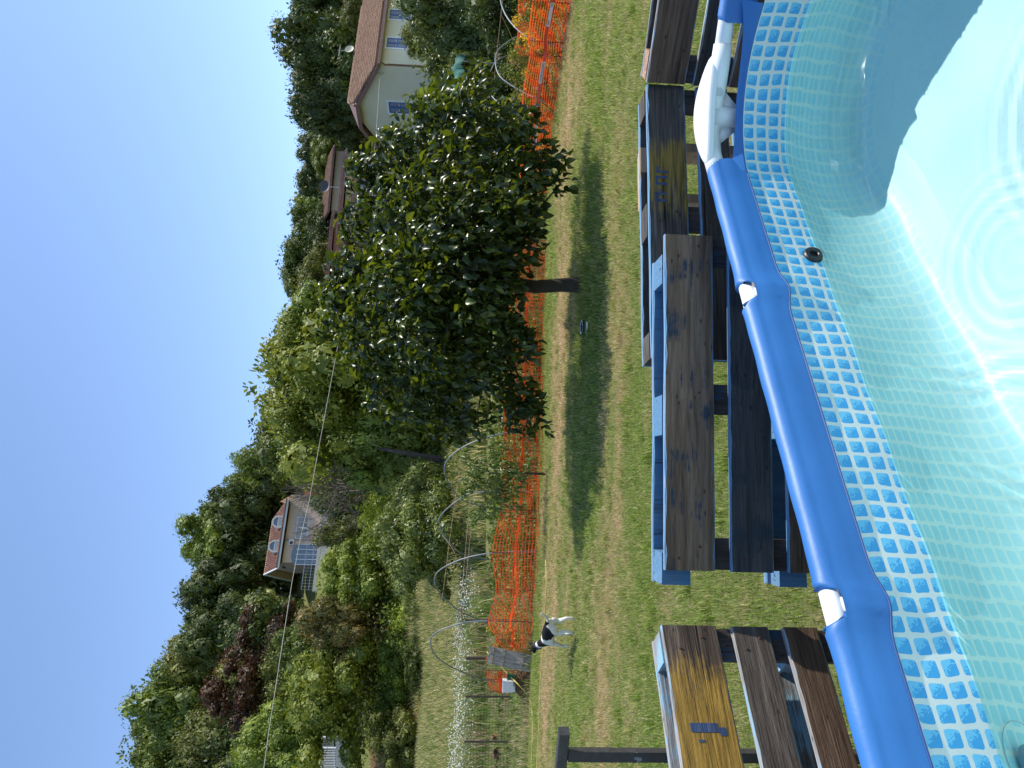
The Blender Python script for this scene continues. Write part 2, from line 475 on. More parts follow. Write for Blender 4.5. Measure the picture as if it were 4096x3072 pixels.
for j in JOINTS:
    mb = MB(); ax = Vector((LD.x, LD.y, 0)); c = LP(j, PIPE_OFF, 0.84)
    prof = [(-0.05, .0275), (-0.05, .032), (-0.043, .035), (-0.03, .035), (-0.026, .0385), (0.026, .0385), (0.03, .035), (0.043, .035), (0.05, .032), (0.05, .0275)]
    mb.tube([c + ax * a for a, _ in prof], [r for _, r in prof], 22)
    mb.tube([c, c + Vector((-LN.x * .01, -LN.y * .01, -0.11))], .031, 16)
    place(mb.build('pipe_joint', M_WHITEP, pool, True))
    mb = MB(); mb.tube([c + Vector((0, 0, -0.09)), Vector((c.x - LN.x * .13, c.y - LN.y * .13, 0.015))], .022, 12)
    mb.lathe([(.0, 0.0), (.045, 0.0), (.045, .012), (.024, .03)], (c.x - LN.x * .13, c.y - LN.y * .13, 0), 14)
    place(mb.build('leg', M_PIPE, pool, True))
# flap that follows the round corner away from the pipe
arc = [Vector(p) for p in pool_path(-0.012, n=30)[:31]]
arc = [T0 - LD * x for x in (0.0,)] + arc
arc = [T0 + LN * 0.012] + [PC + (Vector((math.cos(a), math.sin(a)))) * (PR - 0.012) for a in [math.radians(126.5 - i * 3) for i in range(1, 31)]]
V, Fc = [], []
for i, p in enumerate(arc):
    t = i / 30; e = (abs(2 * t - 1)) ** 3
    top = BAND_Z + 0.024 + 0.045 * e; d_ = (p - PC).normalized()
    for o, z in ((0.004 + 0.012 * e, top), (0.001, (top + BAND_Z) / 2), (-0.003, BAND_Z + 0.006), (-0.005, BAND_Z), (0.004, BAND_Z - 0.002)):
        q = p + d_ * o; V.append((q.x, q.y, z))
    if i:
        for j in range(4): a0 = (i - 1) * 5 + j; Fc.append((a0, a0 + 5, a0 + 6, a0 + 1))
place(link('corner_flap', npmesh('corner_flap', V, Fc, M_SLEEVE, True), pool))
# corner fitting: moulded elbow under a leaf-shaped cover
mb = MB(); cx = Vector((0.965, 2.495))
mb.tube([LP(0.05, PIPE_OFF, 0.84), LP(0.17, PIPE_OFF, 0.84), Vector((0.90, 2.515, 0.84)), Vector((1.0, 2.492, 0.84)), Vector((1.09, 2.44, 0.84)), Vector((1.17, 2.408, 0.84))], [.031, .032, .036, .036, .032, .031], 20)
mb.tube([Vector((0.955, 2.50, 0.85)), Vector((0.96, 2.51, 0.77)), Vector((0.965, 2.52, 0.70))], [.045, .036, .030], 18)
for sx in (-1, 1):
    mb.add([Vector((0.955 + sx * .02, 2.495, .82)), Vector((0.955 + sx * .10, 2.485 - sx * .01, .82)), Vector((0.96 + sx * .025, 2.51, .73)), Vector((0.955 + sx * .02, 2.50, .82)), Vector((0.955 + sx * .10, 2.49 - sx * .01, .82)), Vector((0.96 + sx * .025, 2.515, .73))], [(0, 1, 2), (5, 4, 3), (0, 3, 4, 1), (1, 4, 5, 2), (2, 5, 3, 0)])
place(mb.build('corner_elbow', M_WHITEP, pool, True))
mb = MB(); mb.tube([Vector((0.965, 2.52, 0.72)), Vector((0.985, 2.60, 0.01))], .022, 14); place(mb.build('leg', M_PIPE, pool, True))
out = [(1.150, 2.445), (1.132, 2.49), (1.10, 2.545), (1.065, 2.585), (1.02, 2.605), (.965, 2.608), (.905, 2.585), (.85, 2.545), (.80, 2.50), (.765, 2.45), (.775, 2.432), (.83, 2.425), (.90, 2.428), (.97, 2.425), (1.05, 2.412), (1.11, 2.412), (1.142, 2.42)]
mb = MB(); n = len(out); cc = Vector((.96, 2.49))
for sc, z in ((1.0, .845), (1.0, .862), (.965, .874), (.82, .882), (.5, .888), (.0, .889)):
    mb.v += [((cc.x + (x - cc.x) * sc), (cc.y + (y - cc.y) * sc), z) for x, y in out]
mb.f = [(j * n + i, j * n + (i + 1) % n, (j + 1) * n + (i + 1) % n, (j + 1) * n + i) for j in range(5) for i in range(n)] + [tuple(range(n - 1, -1, -1))]
o = place(mb.build('corner_cover', M_WHITEP, pool, False))
bv = o.modifiers.new('round', 'SUBSURF'); bv.levels = bv.render_levels = 1

# ---- water inlets on the long wall
M_BLACK = plain('black_rubber', (0.015, 0.016, 0.018), 0.45, 0.2, 20)
M_INLET = plain('pale_inlet_plastic', (0.25, 0.35, 0.36), 0.4, 0.1, 20)
def inlet(s, z, mat, r=0.030):
    M3 = Matrix(((LD.x, 0, LN.x), (LD.y, 0, LN.y), (0, 1, 0)))      # local z points into the pool
    c = LP(s, 0.006, z)
    mb = MB(); mb.lathe([(r * .42, -.004), (r * .42, .016), (r * .5, .020), (r * .9, .020), (r, .015), (r * 1.02, .002)], c, 28, M3)
    place(mb.build('inlet_nozzle', mat, pool, False))
    mb = MB(); mb.lathe([(0, .0105), (r * .42, .0105)], c, 20, M3); place(mb.build('inlet_hole', plain('dark_hole', (0.01, 0.012, 0.012), 0.8), pool))
    mb = MB(); pts = [c + M3 @ Vector((.075 * math.cos(a), .075 * math.sin(a), .001)) for a in [k * math.pi / 24 for k in range(48)]]
    mb.tube(pts, .0011, 6, closed=True); place(mb.build('inlet_patch_weld', M_SEAMLINE, pool, True))
M_SEAMLINE = plain('liner_weld_line', (0.42, 0.52, 0.52), 0.5)
inlet(-0.345, 0.622, M_BLACK)
inlet(-1.73, 0.50, M_INLET, 0.032)
# ================================================================ LAND
def lerp_table(x, tab):
    return np.interp(x, [a for a, _ in tab], [b for _, b in tab])
RIDGE = [(-140, 38), (-56, 36), (-47, 34), (-40, 31), (-30, 28), (-22, 27), (-15, 21.5), (-8, 18), (0, 17), (25, 15), (60, 15), (140, 15)]
def ground_z(x, y):
    x = np.asarray(x, float); y = np.asarray(y, float)
    rg = lerp_table(x, RIDGE)
    k = np.clip((x - 6) / 10, 0, 1); k = k * k * (3 - 2 * k)              # 0 on the meadow side, 1 below the pale house
    z24 = 0.05; z30 = 1.3 * (1 - k) + 0.2 * k; z50 = 4.3 * (1 - k) + 1.5 * k
    z = np.where(y < 22, 0, np.where(y < 30, z30 * ((y - 22) / 8) ** 1.5 if False else z30 * np.clip((y - 22) / 8, 0, 1) ** 1.3, np.where(y < 50, z30 + (z50 - z30) * (y - 30) / 20,
        z50 + (rg - z50) * np.clip((y - 50) / 55, 0, 1) ** 0.9)))
    z = z + np.where(y > 105, -(y - 105) * 0.06, 0)
    bump = np.clip((y - 24) / 30, 0, 1)
    return z + bump * (0.5 * np.sin(x * 0.21 + 1) * np.cos(y * 0.17) + 0.25 * np.sin(x * 0.53 + y * 0.31))
def gz(x, y): return float(ground_z(x, y))
def at_rise(x, y, lo=14.0, hi=130.0):
    """where the line through the pixel meets the rising ground"""
    d = ray(x, y); Y = lo
    while Y < hi:
        X = d.x / d.y * Y; Z = H + d.z / d.y * Y
        if Z < gz(X, Y): break
        Y += 0.25
    return Vector((X, Y, gz(X, Y)))

def dryness_nodes(t):
    """0 lush .. 1 straw; worn strips run across the lawn"""
    g = t.n('NewGeometry'); sep = t.n('SeparateXYZ'); t.l(g.outputs['Position'], sep.inputs[0])
    mp = t.n('Mapping'); t.l(g.outputs['Position'], mp.inputs[0]); mp.inputs['Scale'].default_value = (0.35, 0.9, 1)
    wob = t.math('MULTIPLY', t.math('SUBTRACT', t.noise(mp.outputs[0], 0.55, 3), 0.5), 4.5)
    # the worn track bends away on the right
    yy = t.math('ADD', sep.outputs[1], wob)
    def strip(c, w, amp):
        d = t.math('ABSOLUTE', t.math('SUBTRACT', yy, c))
        return t.math('MULTIPLY', t.math('MAXIMUM', t.math('SUBTRACT', 1, t.math('DIVIDE', d, w)), 0), amp)
    s = t.math('MAXIMUM', strip(14.0, 2.6, 0.72), strip(8.4, 1.5, 0.42))
    s = t.math('MAXIMUM', s, strip(11.7, 1.0, 0.3))
    n1 = t.noise(mp.outputs[0], 1.3, 6, 0.65); n2 = t.noise(g.outputs['Position'], 7, 4, 0.6)
    p = t.math('ADD', t.math('MULTIPLY', t.math('SUBTRACT', n1, 0.47), 2.6), t.math('MULTIPLY', t.math('SUBTRACT', n2, 0.5), 1.9))
    r = t.math('SUBTRACT', t.math('ADD', s, p), 0.12); c = t.n('Clamp'); t.l(r, c.inputs[0]); return c.outputs[0]
def ground_material():
    t = NT('soil_and_turf', 0.95, spec=0.1)
    dry = dryness_nodes(t)
    g = t.n('NewGeometry'); f = t.noise(g.outputs['Position'], 26, 6, 0.7)
    lush = t.ramp(f, [(0.3, (0.08, 0.10, 0.03)), (0.7, (0.18, 0.20, 0.07))])
    straw = t.ramp(f, [(0.3, (0.20, 0.125, 0.07)), (0.7, (0.50, 0.34, 0.21))])
    t.color(t.mix(dry, lush, straw)); t.bump(f, 0.8, 0.05)
    return t.m
def blade_material(name, lush, straw, meadow=False):
    t = NT(name, 0.55, spec=0.35)
    dry = dryness_nodes(t)
    g = t.n('NewGeometry'); rnd = g.outputs['Random Per Island']
    lc = t.ramp(rnd, [(0.0, lush[0]), (0.55, lush[1]), (0.9, lush[2]), (1.0, straw[1])])
    sc = t.ramp(rnd, [(0.0, straw[0]), (0.6, straw[1]), (1.0, straw[2])])
    if meadow: dry = t.math('GREATER_THAN', t.math('ADD', t.noise(g.outputs['Position'], 0.8, 5, 0.7), t.math('MULTIPLY', rnd, 0.35)), 0.70)
    else: dry = t.math('MULTIPLY', dry, 0.96)
    col = t.mix(dry, lc, sc); t.color(col)
    tr = t.n('BsdfTranslucent'); t.l(col, tr.inputs[0]); mx = t.n('MixShader'); mx.inputs[0].default_value = 0.45
    t.l(t.b.outputs[0], mx.inputs[1]); t.l(tr.outputs[0], mx.inputs[2]); t.l(mx.outputs[0], t.o.inputs[0])
    return t.m

# terrain sheet: fine near, coarse far
xs = np.unique(np.concatenate([np.linspace(-500, -80, 22), np.linspace(-80, 80, 130), np.linspace(80, 500, 22)]))
ys = np.unique(np.concatenate([np.linspace(-60, 0, 8), np.linspace(0, 30, 50), np.linspace(30, 125, 90), np.linspace(125, 700, 24)]))
X, Y = np.meshgrid(xs, ys); Z = ground_z(X, Y)
nx, ny = len(xs), len(ys); ii = np.arange(nx * ny).reshape(ny, nx)
Fq = np.stack([ii[:-1, :-1].ravel(), ii[:-1, 1:].ravel(), ii[1:, 1:].ravel(), ii[1:, :-1].ravel()], 1)
me = npmesh('ground', np.stack([X.ravel(), Y.ravel(), Z.ravel()], 1), Fq, ground_material(), True)
props(link('ground', me), kind='structure')

def blades(n, region, hfun, wid, seed, bend=0.6, zoff=0.0):
    """n grass blades, each a folded strip of 2 triangles; region(g, n) gives x, y"""
    g = np.random.default_rng(seed)
    x, y = region(g, n); n = len(x); z = ground_z(x, y) + zoff
    h = hfun(x, y, g); a = g.uniform(0, 2 * np.pi, n); l = g.uniform(0, 2 * np.pi, n); b = g.uniform(0.15, 1.0, n) * bend * h
    w = wid * g.uniform(0.6, 1.4, n)
    dx, dy = np.cos(a) * w / 2, np.sin(a) * w / 2
    bx, by = np.cos(l) * b, np.sin(l) * b
    V = np.empty((n, 5, 3))
    V[:, 0] = np.stack([x - dx, y - dy, z - .004], 1); V[:, 1] = np.stack([x + dx, y + dy, z - .004], 1)
    V[:, 2] = np.stack([x + bx * .35 + dx * .8, y + by * .35 + dy * .8, z + h * .6], 1)
    V[:, 3] = np.stack([x + bx * .35 - dx * .8, y + by * .35 - dy * .8, z + h * .6], 1)
    V[:, 4] = np.stack([x + bx, y + by, z + h], 1)
    base = (np.arange(n) * 5)[:, None]
    T = np.concatenate([base + np.array([0, 1, 2]), base + np.array([0, 2, 3]), base + np.array([3, 2, 4])], 1).reshape(-1, 3)
    return V.reshape(-1, 3), T
def in_pool(x, y):
    p = (x - PC.x, y - PC.y); n = -(p[0] * LN.x + p[1] * LN.y); s = p[0] * LD.x + p[1] * LD.y
    return (n < PR + 0.12) & (s < PR + 0.35)
def wedge(y0, y1, xl=-0.58, xr=0.56):
    def f(g, n):
        y = np.sqrt(g.uniform(y0 ** 2, y1 ** 2, n)); x = y * g.uniform(xl, xr, n)
        k = ~in_pool(x, y); return x[k], y[k]
    return f
TREE = Vector((1.57, 11.13, 0))
def lawn_h(x, y, g):
    # longer and greener round the fruit tree and along the net, shorter on the worn track
    tree = np.exp(-(((x - 2.6) / 3.2) ** 2 + ((y - 10.9) / 1.2) ** 2))
    net = np.exp(-((y - 16.6) / 0.7) ** 2)
    patch = 0.5 + 0.5 * np.sin(x * 1.9 + 2 * np.sin(y * 1.1)) * np.cos(y * 1.6 + x * .7)
    return (0.028 + 0.018 * patch + 0.05 * tree + 0.04 * net) * g.uniform(0.5, 1.45, len(x))
M_BLADE = blade_material('lawn_blades', [(0.13, 0.20, 0.02), (0.25, 0.35, 0.05), (0.50, 0.56, 0.18)], [(0.42, 0.28, 0.13), (0.74, 0.52, 0.31), (0.88, 0.74, 0.52)])
def tufts(n, seed):
    g = np.random.default_rng(seed); yy = np.sqrt(g.uniform(4.5 ** 2, 17 ** 2, n)); xx = yy * g.uniform(-.57, .54, n); k = ~in_pool(xx, yy); xx, yy = xx[k], yy[k]
    def f(g2, m): i = g2.integers(0, len(xx), m); return xx[i] + g2.normal(0, .035, m), yy[i] + g2.normal(0, .035, m)
    return f
V0, T0_ = blades(46000, tufts(900, 71), lambda x, y, g: g.uniform(.05, .13, len(x)), .006, 72, 0.9)
V1, T1 = blades(150000, wedge(2.2, 9.0), lawn_h, 0.0045, 1)
V2, T2 = blades(200000, wedge(9.0, 17.6), lawn_h, 0.0075, 2)
me = npmesh('lawn_grass', np.concatenate([V1, V2, V0]), np.concatenate([T1, T2 + len(V1), T0_ + len(V1) + len(V2)]), M_BLADE)
props(link('lawn_grass', me), 'patchy short lawn grass, green with straw dry strips, between pool and net fence', 'grass', kind='stuff')
# clover heads and dry specks in the lawn
g = np.random.default_rng(5); n = 3200
yy = np.sqrt(g.uniform(5 ** 2, 14 ** 2, n)); xx = yy * g.uniform(-0.56, 0.5, n); r = g.uniform(.003, .0065, n)
oc = np.array([(1, 0, 0), (-1, 0, 0), (0, 1, 0), (0, -1, 0), (0, 0, 1), (0, 0, -1)])
V = (np.stack([xx, yy, g.uniform(.03, .055, n)], 1)[:, None, :] + oc[None] * r[:, None, None]).reshape(-1, 3)
T = np.array([(0, 2, 4), (2, 1, 4), (1, 3, 4), (3, 0, 4), (2, 0, 5), (1, 2, 5), (3, 1, 5), (0, 3, 5)])
T = ((np.arange(n) * 6)[:, None, None] + T[None]).reshape(-1, 3)
props(link('clover_flowers', npmesh('clover_flowers', V, T, plain('clover_head', (0.46, 0.38, 0.27), 0.8, 0.3, 40))), 'small pale clover heads scattered through the lawn', 'flowers', kind='stuff')

# rough ground beyond the net, the meadow and the white flowering band
def region_xy(x0, x1, y0, y1):
    def f(g, n): return g.uniform(x0, x1, n), g.uniform(y0, y1, n)
    return f
M_MEADOW = blade_material('meadow_blades', [(0.14, 0.20, 0.04), (0.26, 0.31, 0.08), (0.40, 0.42, 0.16)], [(0.34, 0.28, 0.11), (0.54, 0.45, 0.20), (0.68, 0.60, 0.32)], True)
M_ROUGH = blade_material('rough_grass', [(0.12, 0.20, 0.03), (0.24, 0.32, 0.07), (0.38, 0.44, 0.14)], [(0.25, 0.21, 0.09), (0.42, 0.34, 0.17), (0.6, 0.5, 0.3)], True)
hh = lambda a, b: (lambda x, y, g: g.uniform(a, b, len(x)))
V, T = blades(60000, wedge(17.4, 27.0, -.62, .3), hh(.05, .28), 0.018, 3)
props(link('garden_grass', npmesh('garden_grass', V, T, M_ROUGH)), 'rough grass of the vegetable garden and hen run behind the net', 'grass', kind='stuff')
V, T = blades(75000, wedge(28.5, 52.0, -.60, .02), hh(.25, .75), 0.045, 4)
props(link('meadow_grass', npmesh('meadow_grass', V, T, M_MEADOW)), 'tall yellowing meadow grass on the slope below the hedge', 'grass', kind='stuff')
def band(g, n):
    t = g.uniform(0, 1, n); x = -7.5 + (-17.5 + 7.5) * t + g.normal(0, .35, n); y = 28.2 + 0.2 * t + g.normal(0, .7, n) + .5 * np.sin(x * 1.1); return x, y
V, T = blades(9000, band, hh(.5, .95), 0.03, 6)
props(link('tall_weeds', npmesh('tall_weeds', V, T, M_ROUGH)), 'tall green weeds under the white blossom at the meadow edge', 'weeds', kind='stuff')
gg = np.random.default_rng(8); n = 2200; x, y = band(gg, n); z = ground_z(x, y) + gg.uniform(.45, 1.05, n); r = gg.uniform(.014, .034, n)
V = (np.stack([x, y, z], 1)[:, None, :] + oc[None] * r[:, None, None]).reshape(-1, 3)
T8 = np.array([(0, 2, 4), (2, 1, 4), (1, 3, 4), (3, 0, 4), (2, 0, 5), (1, 2, 5), (3, 1, 5), (0, 3, 5)])
T = ((np.arange(n) * 6)[:, None, None] + T8[None]).reshape(-1, 3)
props(link('white_blossom', npmesh('white_blossom', V, T, plain('white_umbels', (0.60, 0.63, 0.54), 0.8, 0.15, 9))), 'white flowering band of weeds along the meadow edge behind the hen run', 'flowers', kind='stuff')

def dry_slope(g, n):
    y = g.uniform(50, 58.5, n); x = y * g.uniform(-.60, -.455, n); return x, y
V, T = blades(16000, dry_slope, hh(.15, .6), 0.06, 12)
props(link('dry_slope_grass', npmesh('dry_slope_grass', V, T, blade_material('dry_slope_blades', [(0.30, 0.22, 0.10), (0.42, 0.30, 0.17), (0.55, 0.40, 0.24)], [(0.34, 0.24, 0.13), (0.48, 0.34, 0.2), (0.6, 0.46, 0.3)], True))), 'tan dry grass on the bank below the hillside railing', 'grass', kind='stuff')
# ================================================================ HOUSES
M_STUCCO = plain('cream_stucco', (0.62, 0.585, 0.46), 0.9, 0.06, 0.6, bump=0.1)
M_WHITE = plain('white_trim', (0.68, 0.70, 0.72), 0.7, 0.05, 3)
M_SHUT = plain('blue_shutter_paint', (0.06, 0.12, 0.33), 0.5, 0.12, 6)
M_BROWN = plain('brown_fascia', (0.19, 0.105, 0.085), 0.6, 0.12, 3)
M_COPPER = plain('brown_downpipe', (0.20, 0.11, 0.085), 0.45, 0.1, 4)
M_GREYM = plain('grey_metal', (0.35, 0.36, 0.38), 0.4, 0.1, 5, metal=0.6)
def tile_material(name, a, b, c):
    t = NT(name, 0.85, spec=0.2); oi = t.n('ObjectInfo'); g = t.n('NewGeometry')
    r = t.math('FRACT', t.math('ADD', oi.outputs['Random'], g.outputs['Random Per Island']))
    col = t.ramp(r, [(0.0, a), (0.5, b), (1.0, c)]); n_ = t.noise(g.outputs['Position'], 3, 5)
    t.color(t.mix(0.35, col, t.ramp(n_, [(0.35, tuple(x * .55 for x in b)), (0.65, tuple(min(1, x * 1.25) for x in b))]))); return t.m
M_TILE = tile_material('terracotta_tiles', (0.19, 0.11, 0.072), (0.235, 0.14, 0.092), (0.30, 0.185, 0.125))
M_TILE2 = tile_material('red_brown_tiles', (0.17, 0.085, 0.065), (0.25, 0.13, 0.10), (0.33, 0.19, 0.15))
M_GLASS = NT('window_glass', 0.08, (0.10, 0.14, 0.19), 0.8).m
H26 = math.radians(26)
def wallbox(mb, x0, x1, y0, y1, z0, z1): mb.box(((x0 + x1) / 2, (y0 + y1) / 2, (z0 + z1) / 2), (x1 - x0, y1 - y0, z1 - z0)); return mb
def shutter_window(house, x, z0, z1, w_, face, axis='x'):
    """closed pair of louvred shutters in a white surround; face is the wall plane, the window looks towards -y or -x"""
    fr = MB(); d = .03
    def bx(mb, a0, a1, d0, d1, c0, c1):
        if axis == 'x': wallbox(mb, a0, a1, face - d1, face - d0, c0, c1)
        else: wallbox(mb, face - d1, face - d0, a0, a1, c0, c1)
    for a in ((x - w_ / 2 - .12, x - w_ / 2, z0 - .1, z1 + .12), (x + w_ / 2, x + w_ / 2 + .12, z0 - .1, z1 + .12), (x - w_ / 2, x + w_ / 2, z1, z1 + .12), (x - w_ / 2, x + w_ / 2, z0 - .1, z0)):
        bx(fr, a[0], a[1], -.02, d, a[2], a[3])
    win = fr.build('window', M_WHITE, house)
    for s_ in (-1, 1):
        mb = MB(); c0 = x + s_ * w_ / 4; hw = w_ / 4 - .008
        for a in ((c0 - hw, c0 - hw + .06, z0, z1), (c0 + hw - .06, c0 + hw, z0, z1), (c0 - hw + .06, c0 + hw - .06, z1 - .08, z1), (c0 - hw + .06, c0 + hw - .06, z0, z0 + .08), (c0 - hw + .06, c0 + hw - .06, (z0 + z1) / 2 - .04, (z0 + z1) / 2 + .04)):
            bx(mb, a[0], a[1], -.015, .035, a[2], a[3])
        z = z0 + .10
        while z < z1 - .1:
            if abs(z - (z0 + z1) / 2) > .06: bx(mb, c0 - hw + .06, c0 + hw - .06, -.01, .02, z, z + .028)
            z += .05
        bx(mb, c0 - hw + .06, c0 + hw - .06, -.018, -.012, z0, z1)
        mb.build('shutter', M_SHUT, win)
    sl = MB(); bx(sl, x - w_ / 2 - .12, x + w_ / 2 + .12, -.02, .10, z0 - .15, z0 - .105); sl.build('window_sill', M_BROWN, win)
    return win
def tiles(parent, origin, ux, uy, nrm, ncol, nrow, pw, pl, mat, limit=300, order=None):
    """barrel tiles in courses; the first `limit` of them are parts of their own, the rest one joined part"""
    prof = [(math.cos(a) * pw * .42, math.sin(a) * pw * .30) for a in [math.pi * k / 5 for k in range(6)]]
    vs = []
    for t_, lift in ((0, .022), (pl * 1.12, .0)):
        for (a, b) in prof: vs.append(Vector((a, t_, b + lift)))
    fs = [(k, k + 1, k + 7, k + 6) for k in range(5)] + [tuple(range(5, -1, -1))]
    me = bpy.data.meshes.new('roof_tile'); me.from_pydata(vs, [], fs); me.materials.append(mat); me.update()
    R3 = Matrix(((ux.x, uy.x, nrm.x), (ux.y, uy.y, nrm.y), (ux.z, uy.z, nrm.z)))
    rest = MB(); k = 0; rr = random.Random(4)
    cells = [(i, j) for j in range(nrow) for i in range(ncol)]
    if order: cells.sort(key=order)
    for i, j in cells:
        p = origin + ux * (pw * (i + .5)) + uy * (pl * j) + nrm * (.01 + rr.uniform(0, .01)) + ux * rr.uniform(-.008, .008)
        M4 = Matrix.Translation(p) @ (R3 @ Matrix.Rotation(rr.uniform(-.03, .03), 3, 'Z')).to_4x4()
        if k < limit:
            o = link('roof_tile', me, parent); o.matrix_local = M4
        else: rest.add([M4 @ v for v in vs], fs)
        k += 1
    if rest.v: props(rest.build('roof_tiles', mat, parent), kind='stuff')

house = empty('country_house', (17.97, 42.0, 0), H26, 'pale cream house with tiled roof, clipped gable and closed blue shutters on the right', 'house')
HL, HW, EZ, RZ = 9.5, 7.0, 7.72, 9.80
mb = MB(); g0 = 0.0
mb.add([(0, 0, g0), (HL, 0, g0), (HL, HW, g0), (0, HW, g0), (0, 0, EZ), (HL, 0, EZ), (HL, HW, EZ), (0, HW, EZ), (0, 2.75, 9.22), (0, 4.25, 9.22), (HL, 3.5, 9.7)],
       [(0, 1, 5, 4), (2, 3, 7, 6), (3, 0, 4, 8, 9, 7), (1, 2, 6, 10, 5)])
mb.build('wall', M_STUCCO, house)
# roof: two slopes with a small hip over the clipped gable
ov = .45; rk = (RZ - EZ) / 3.5; ze = EZ + .12 - ov * rk * .6
def roofpts(t): return [(-ov, -ov, ze + t), (HL + ov, -ov, ze + t), (HL + ov, 3.5, RZ + .12 + t), (.75, 3.5, RZ + .12 + t), (-ov, 2.55, 9.27 + t), (-ov, 4.45, 9.27 + t), (HL + ov, HW + ov, ze + t), (-ov, HW + ov, ze + t)]
mb = MB(); a = roofpts(0); b = roofpts(.08)
mb.add(a + b, [(8, 9, 10, 11, 12), (15, 13, 11, 10, 14), (12, 11, 13), (4, 3, 2, 1, 0), (6, 2, 3, 5, 7), (5, 3, 4), (0, 1, 9, 8), (7, 15, 14, 6), (0, 8, 12, 4), (4, 12, 13, 5), (5, 13, 15, 7), (1, 6, 14, 9)])
roof = mb.build('roof', M_BROWN, house)
e0 = Vector((-ov, -ov, ze + .085)); e1 = Vector((-ov, 3.5, RZ + .205)); uy = (e1 - e0).normalized(); ux = Vector((1, 0, 0)); nr = ux.cross(uy).normalized()
SL = (e1 - e0).length
ncol = int((HL + 2 * ov) / .235)
# the hip cuts the first columns short
class _T: pass
_pr = MB()
def tile_ok(i, j, pl):
    x = -ov + .235 * (i + .5); y = -ov + (j + 1) * pl * (3.5 + ov) / SL
    return not (x < .75 and y > 2.55 + (x + ov) / (1.2) * .95)
prof_order = None
_cells_all = [(i, j) for j in range(int(SL / .33)) for i in range(ncol)]
def tiles_clip():
    pw, pl = .235, .33
    prof = [(math.cos(a_) * pw * .42, math.sin(a_) * pw * .34) for a_ in [math.pi * k / 5 for k in range(6)]]
    vs = [Vector((a_, t_, b_ * 1.25 + l_)) for t_, l_ in ((0, .03), (pl * 1.1, 0)) for a_, b_ in prof]
    fs = [(k, k + 1, k + 7, k + 6) for k in range(5)] + [tuple(range(5, -1, -1))]
    me = bpy.data.meshes.new('roof_tile'); me.from_pydata(vs, [], fs); me.materials.append(M_TILE); me.update()
    R3 = Matrix(((ux.x, uy.x, nr.x), (ux.y, uy.y, nr.y), (ux.z, uy.z, nr.z))); rest = MB(); k = 0; rr = random.Random(4)
    for i, j in sorted(_cells_all, key=lambda c: c[0]):
        if not tile_ok(i, j, pl): continue
        p = e0 + ux * (pw * (i + .5)) + uy * (pl * j) + nr * rr.uniform(.0, .012)
        M4 = Matrix.Translation(p) @ (R3 @ Matrix.Rotation(rr.uniform(-.03, .03), 3, 'Z')).to_4x4()
        if k < 300: o = link('roof_tile', me, roof); o.matrix_local = M4
        else: rest.add([M4 @ v for v in vs], fs)
        k += 1
    props(rest.build('roof_tiles', M_TILE, roof), kind='stuff')
tiles_clip()
mb = MB()
for x in np.arange(.75, HL, .34): mb.tube([(x, 3.5, RZ + .2), (x + .36, 3.5, RZ + .225)], .085, 8)
for t_ in np.linspace(0, 1, 5)[:-1]:
    p, q = Vector((.75, 3.5, RZ + .2)), Vector((-ov, 2.55, 9.37)); mb.tube([p.lerp(q, t_), p.lerp(q, t_ + .27)], .075, 8)
mb.build('ridge_tiles', M_TILE, roof)
mb = MB()
wallbox(mb, -ov - .02, HL, -ov - .16, -ov - .02, ze - .13, ze + .03)                       # gutter box
mb.build('gutter', M_BROWN, house)
mb = MB(); mb.bar((-ov - .03, -ov, ze - .06), (-ov - .03, 2.55, 9.20), .05, .22); mb.bar((-ov - .03, 2.55, 9.20), (-ov - .03, 4.45, 9.20), .05, .2); mb.bar((-ov - .03, 4.45, 9.20), (-ov - .03, HW + ov, ze - .06), .05, .22)
mb.build('bargeboard', M_BROWN, house)
mb = MB(); mb.tube([(-.2, -ov - .08, ze - .1), (-.1, -.2, ze - .35), (.12, -.07, ze - .5), (.12, -.07, .3)], .05, 10); mb.build('downpipe', M_COPPER, house, True)
shutter_window(house, 1.98, 6.20, 7.42, .80, 0, 'x'); shutter_window(house, 4.42, 6.20, 7.45, .80, 0, 'x'); shutter_window(house, 6.9, 6.20, 7.45, .80, 0, 'x')
shutter_window(house, 2.98, 6.0, 7.40, .86, 0, 'y')
for x in (1.98, 4.42): shutter_window(house, x, 3.2, 4.5, .8, 0, 'x')
mb = MB(); wallbox(mb, 1.15, 2.75, -.75, -.005, 5.98, 6.10); bal = mb.build('balcony_slab', M_WHITE, house)
mb = MB()
for x in np.arange(1.2, 2.72, .13): mb.tube([(x, -.70, 5.99), (x, -.70, 5.55)], .03, 6) if False else mb.tube([(x, -.70, 6.1), (x, -.70, 6.12)], .02, 5)
wallbox(mb, 1.15, 2.75, -.74, -.66, 5.30, 5.38); wallbox(mb, 1.15, 1.25, -.74, -.64, 5.385, 5.975); wallbox(mb, 2.65, 2.75, -.74, -.64, 5.385, 5.975)
for x in np.arange(1.36, 2.6, .16): mb.tube([(x, -.70, 5.385), (x, -.70, 5.5), (x, -.70, 5.7), (x, -.70, 5.975)], [.03, .055, .035, .03], 8)
mb.build('balustrade', M_WHITE, house)
mb = MB(); mb.tube([(-.02, .42, 7.45), (-.18, .42, 7.66), (-.02, .42, 7.86)], .014, 5); mb.build('cable_bracket', M_GREYM, house)
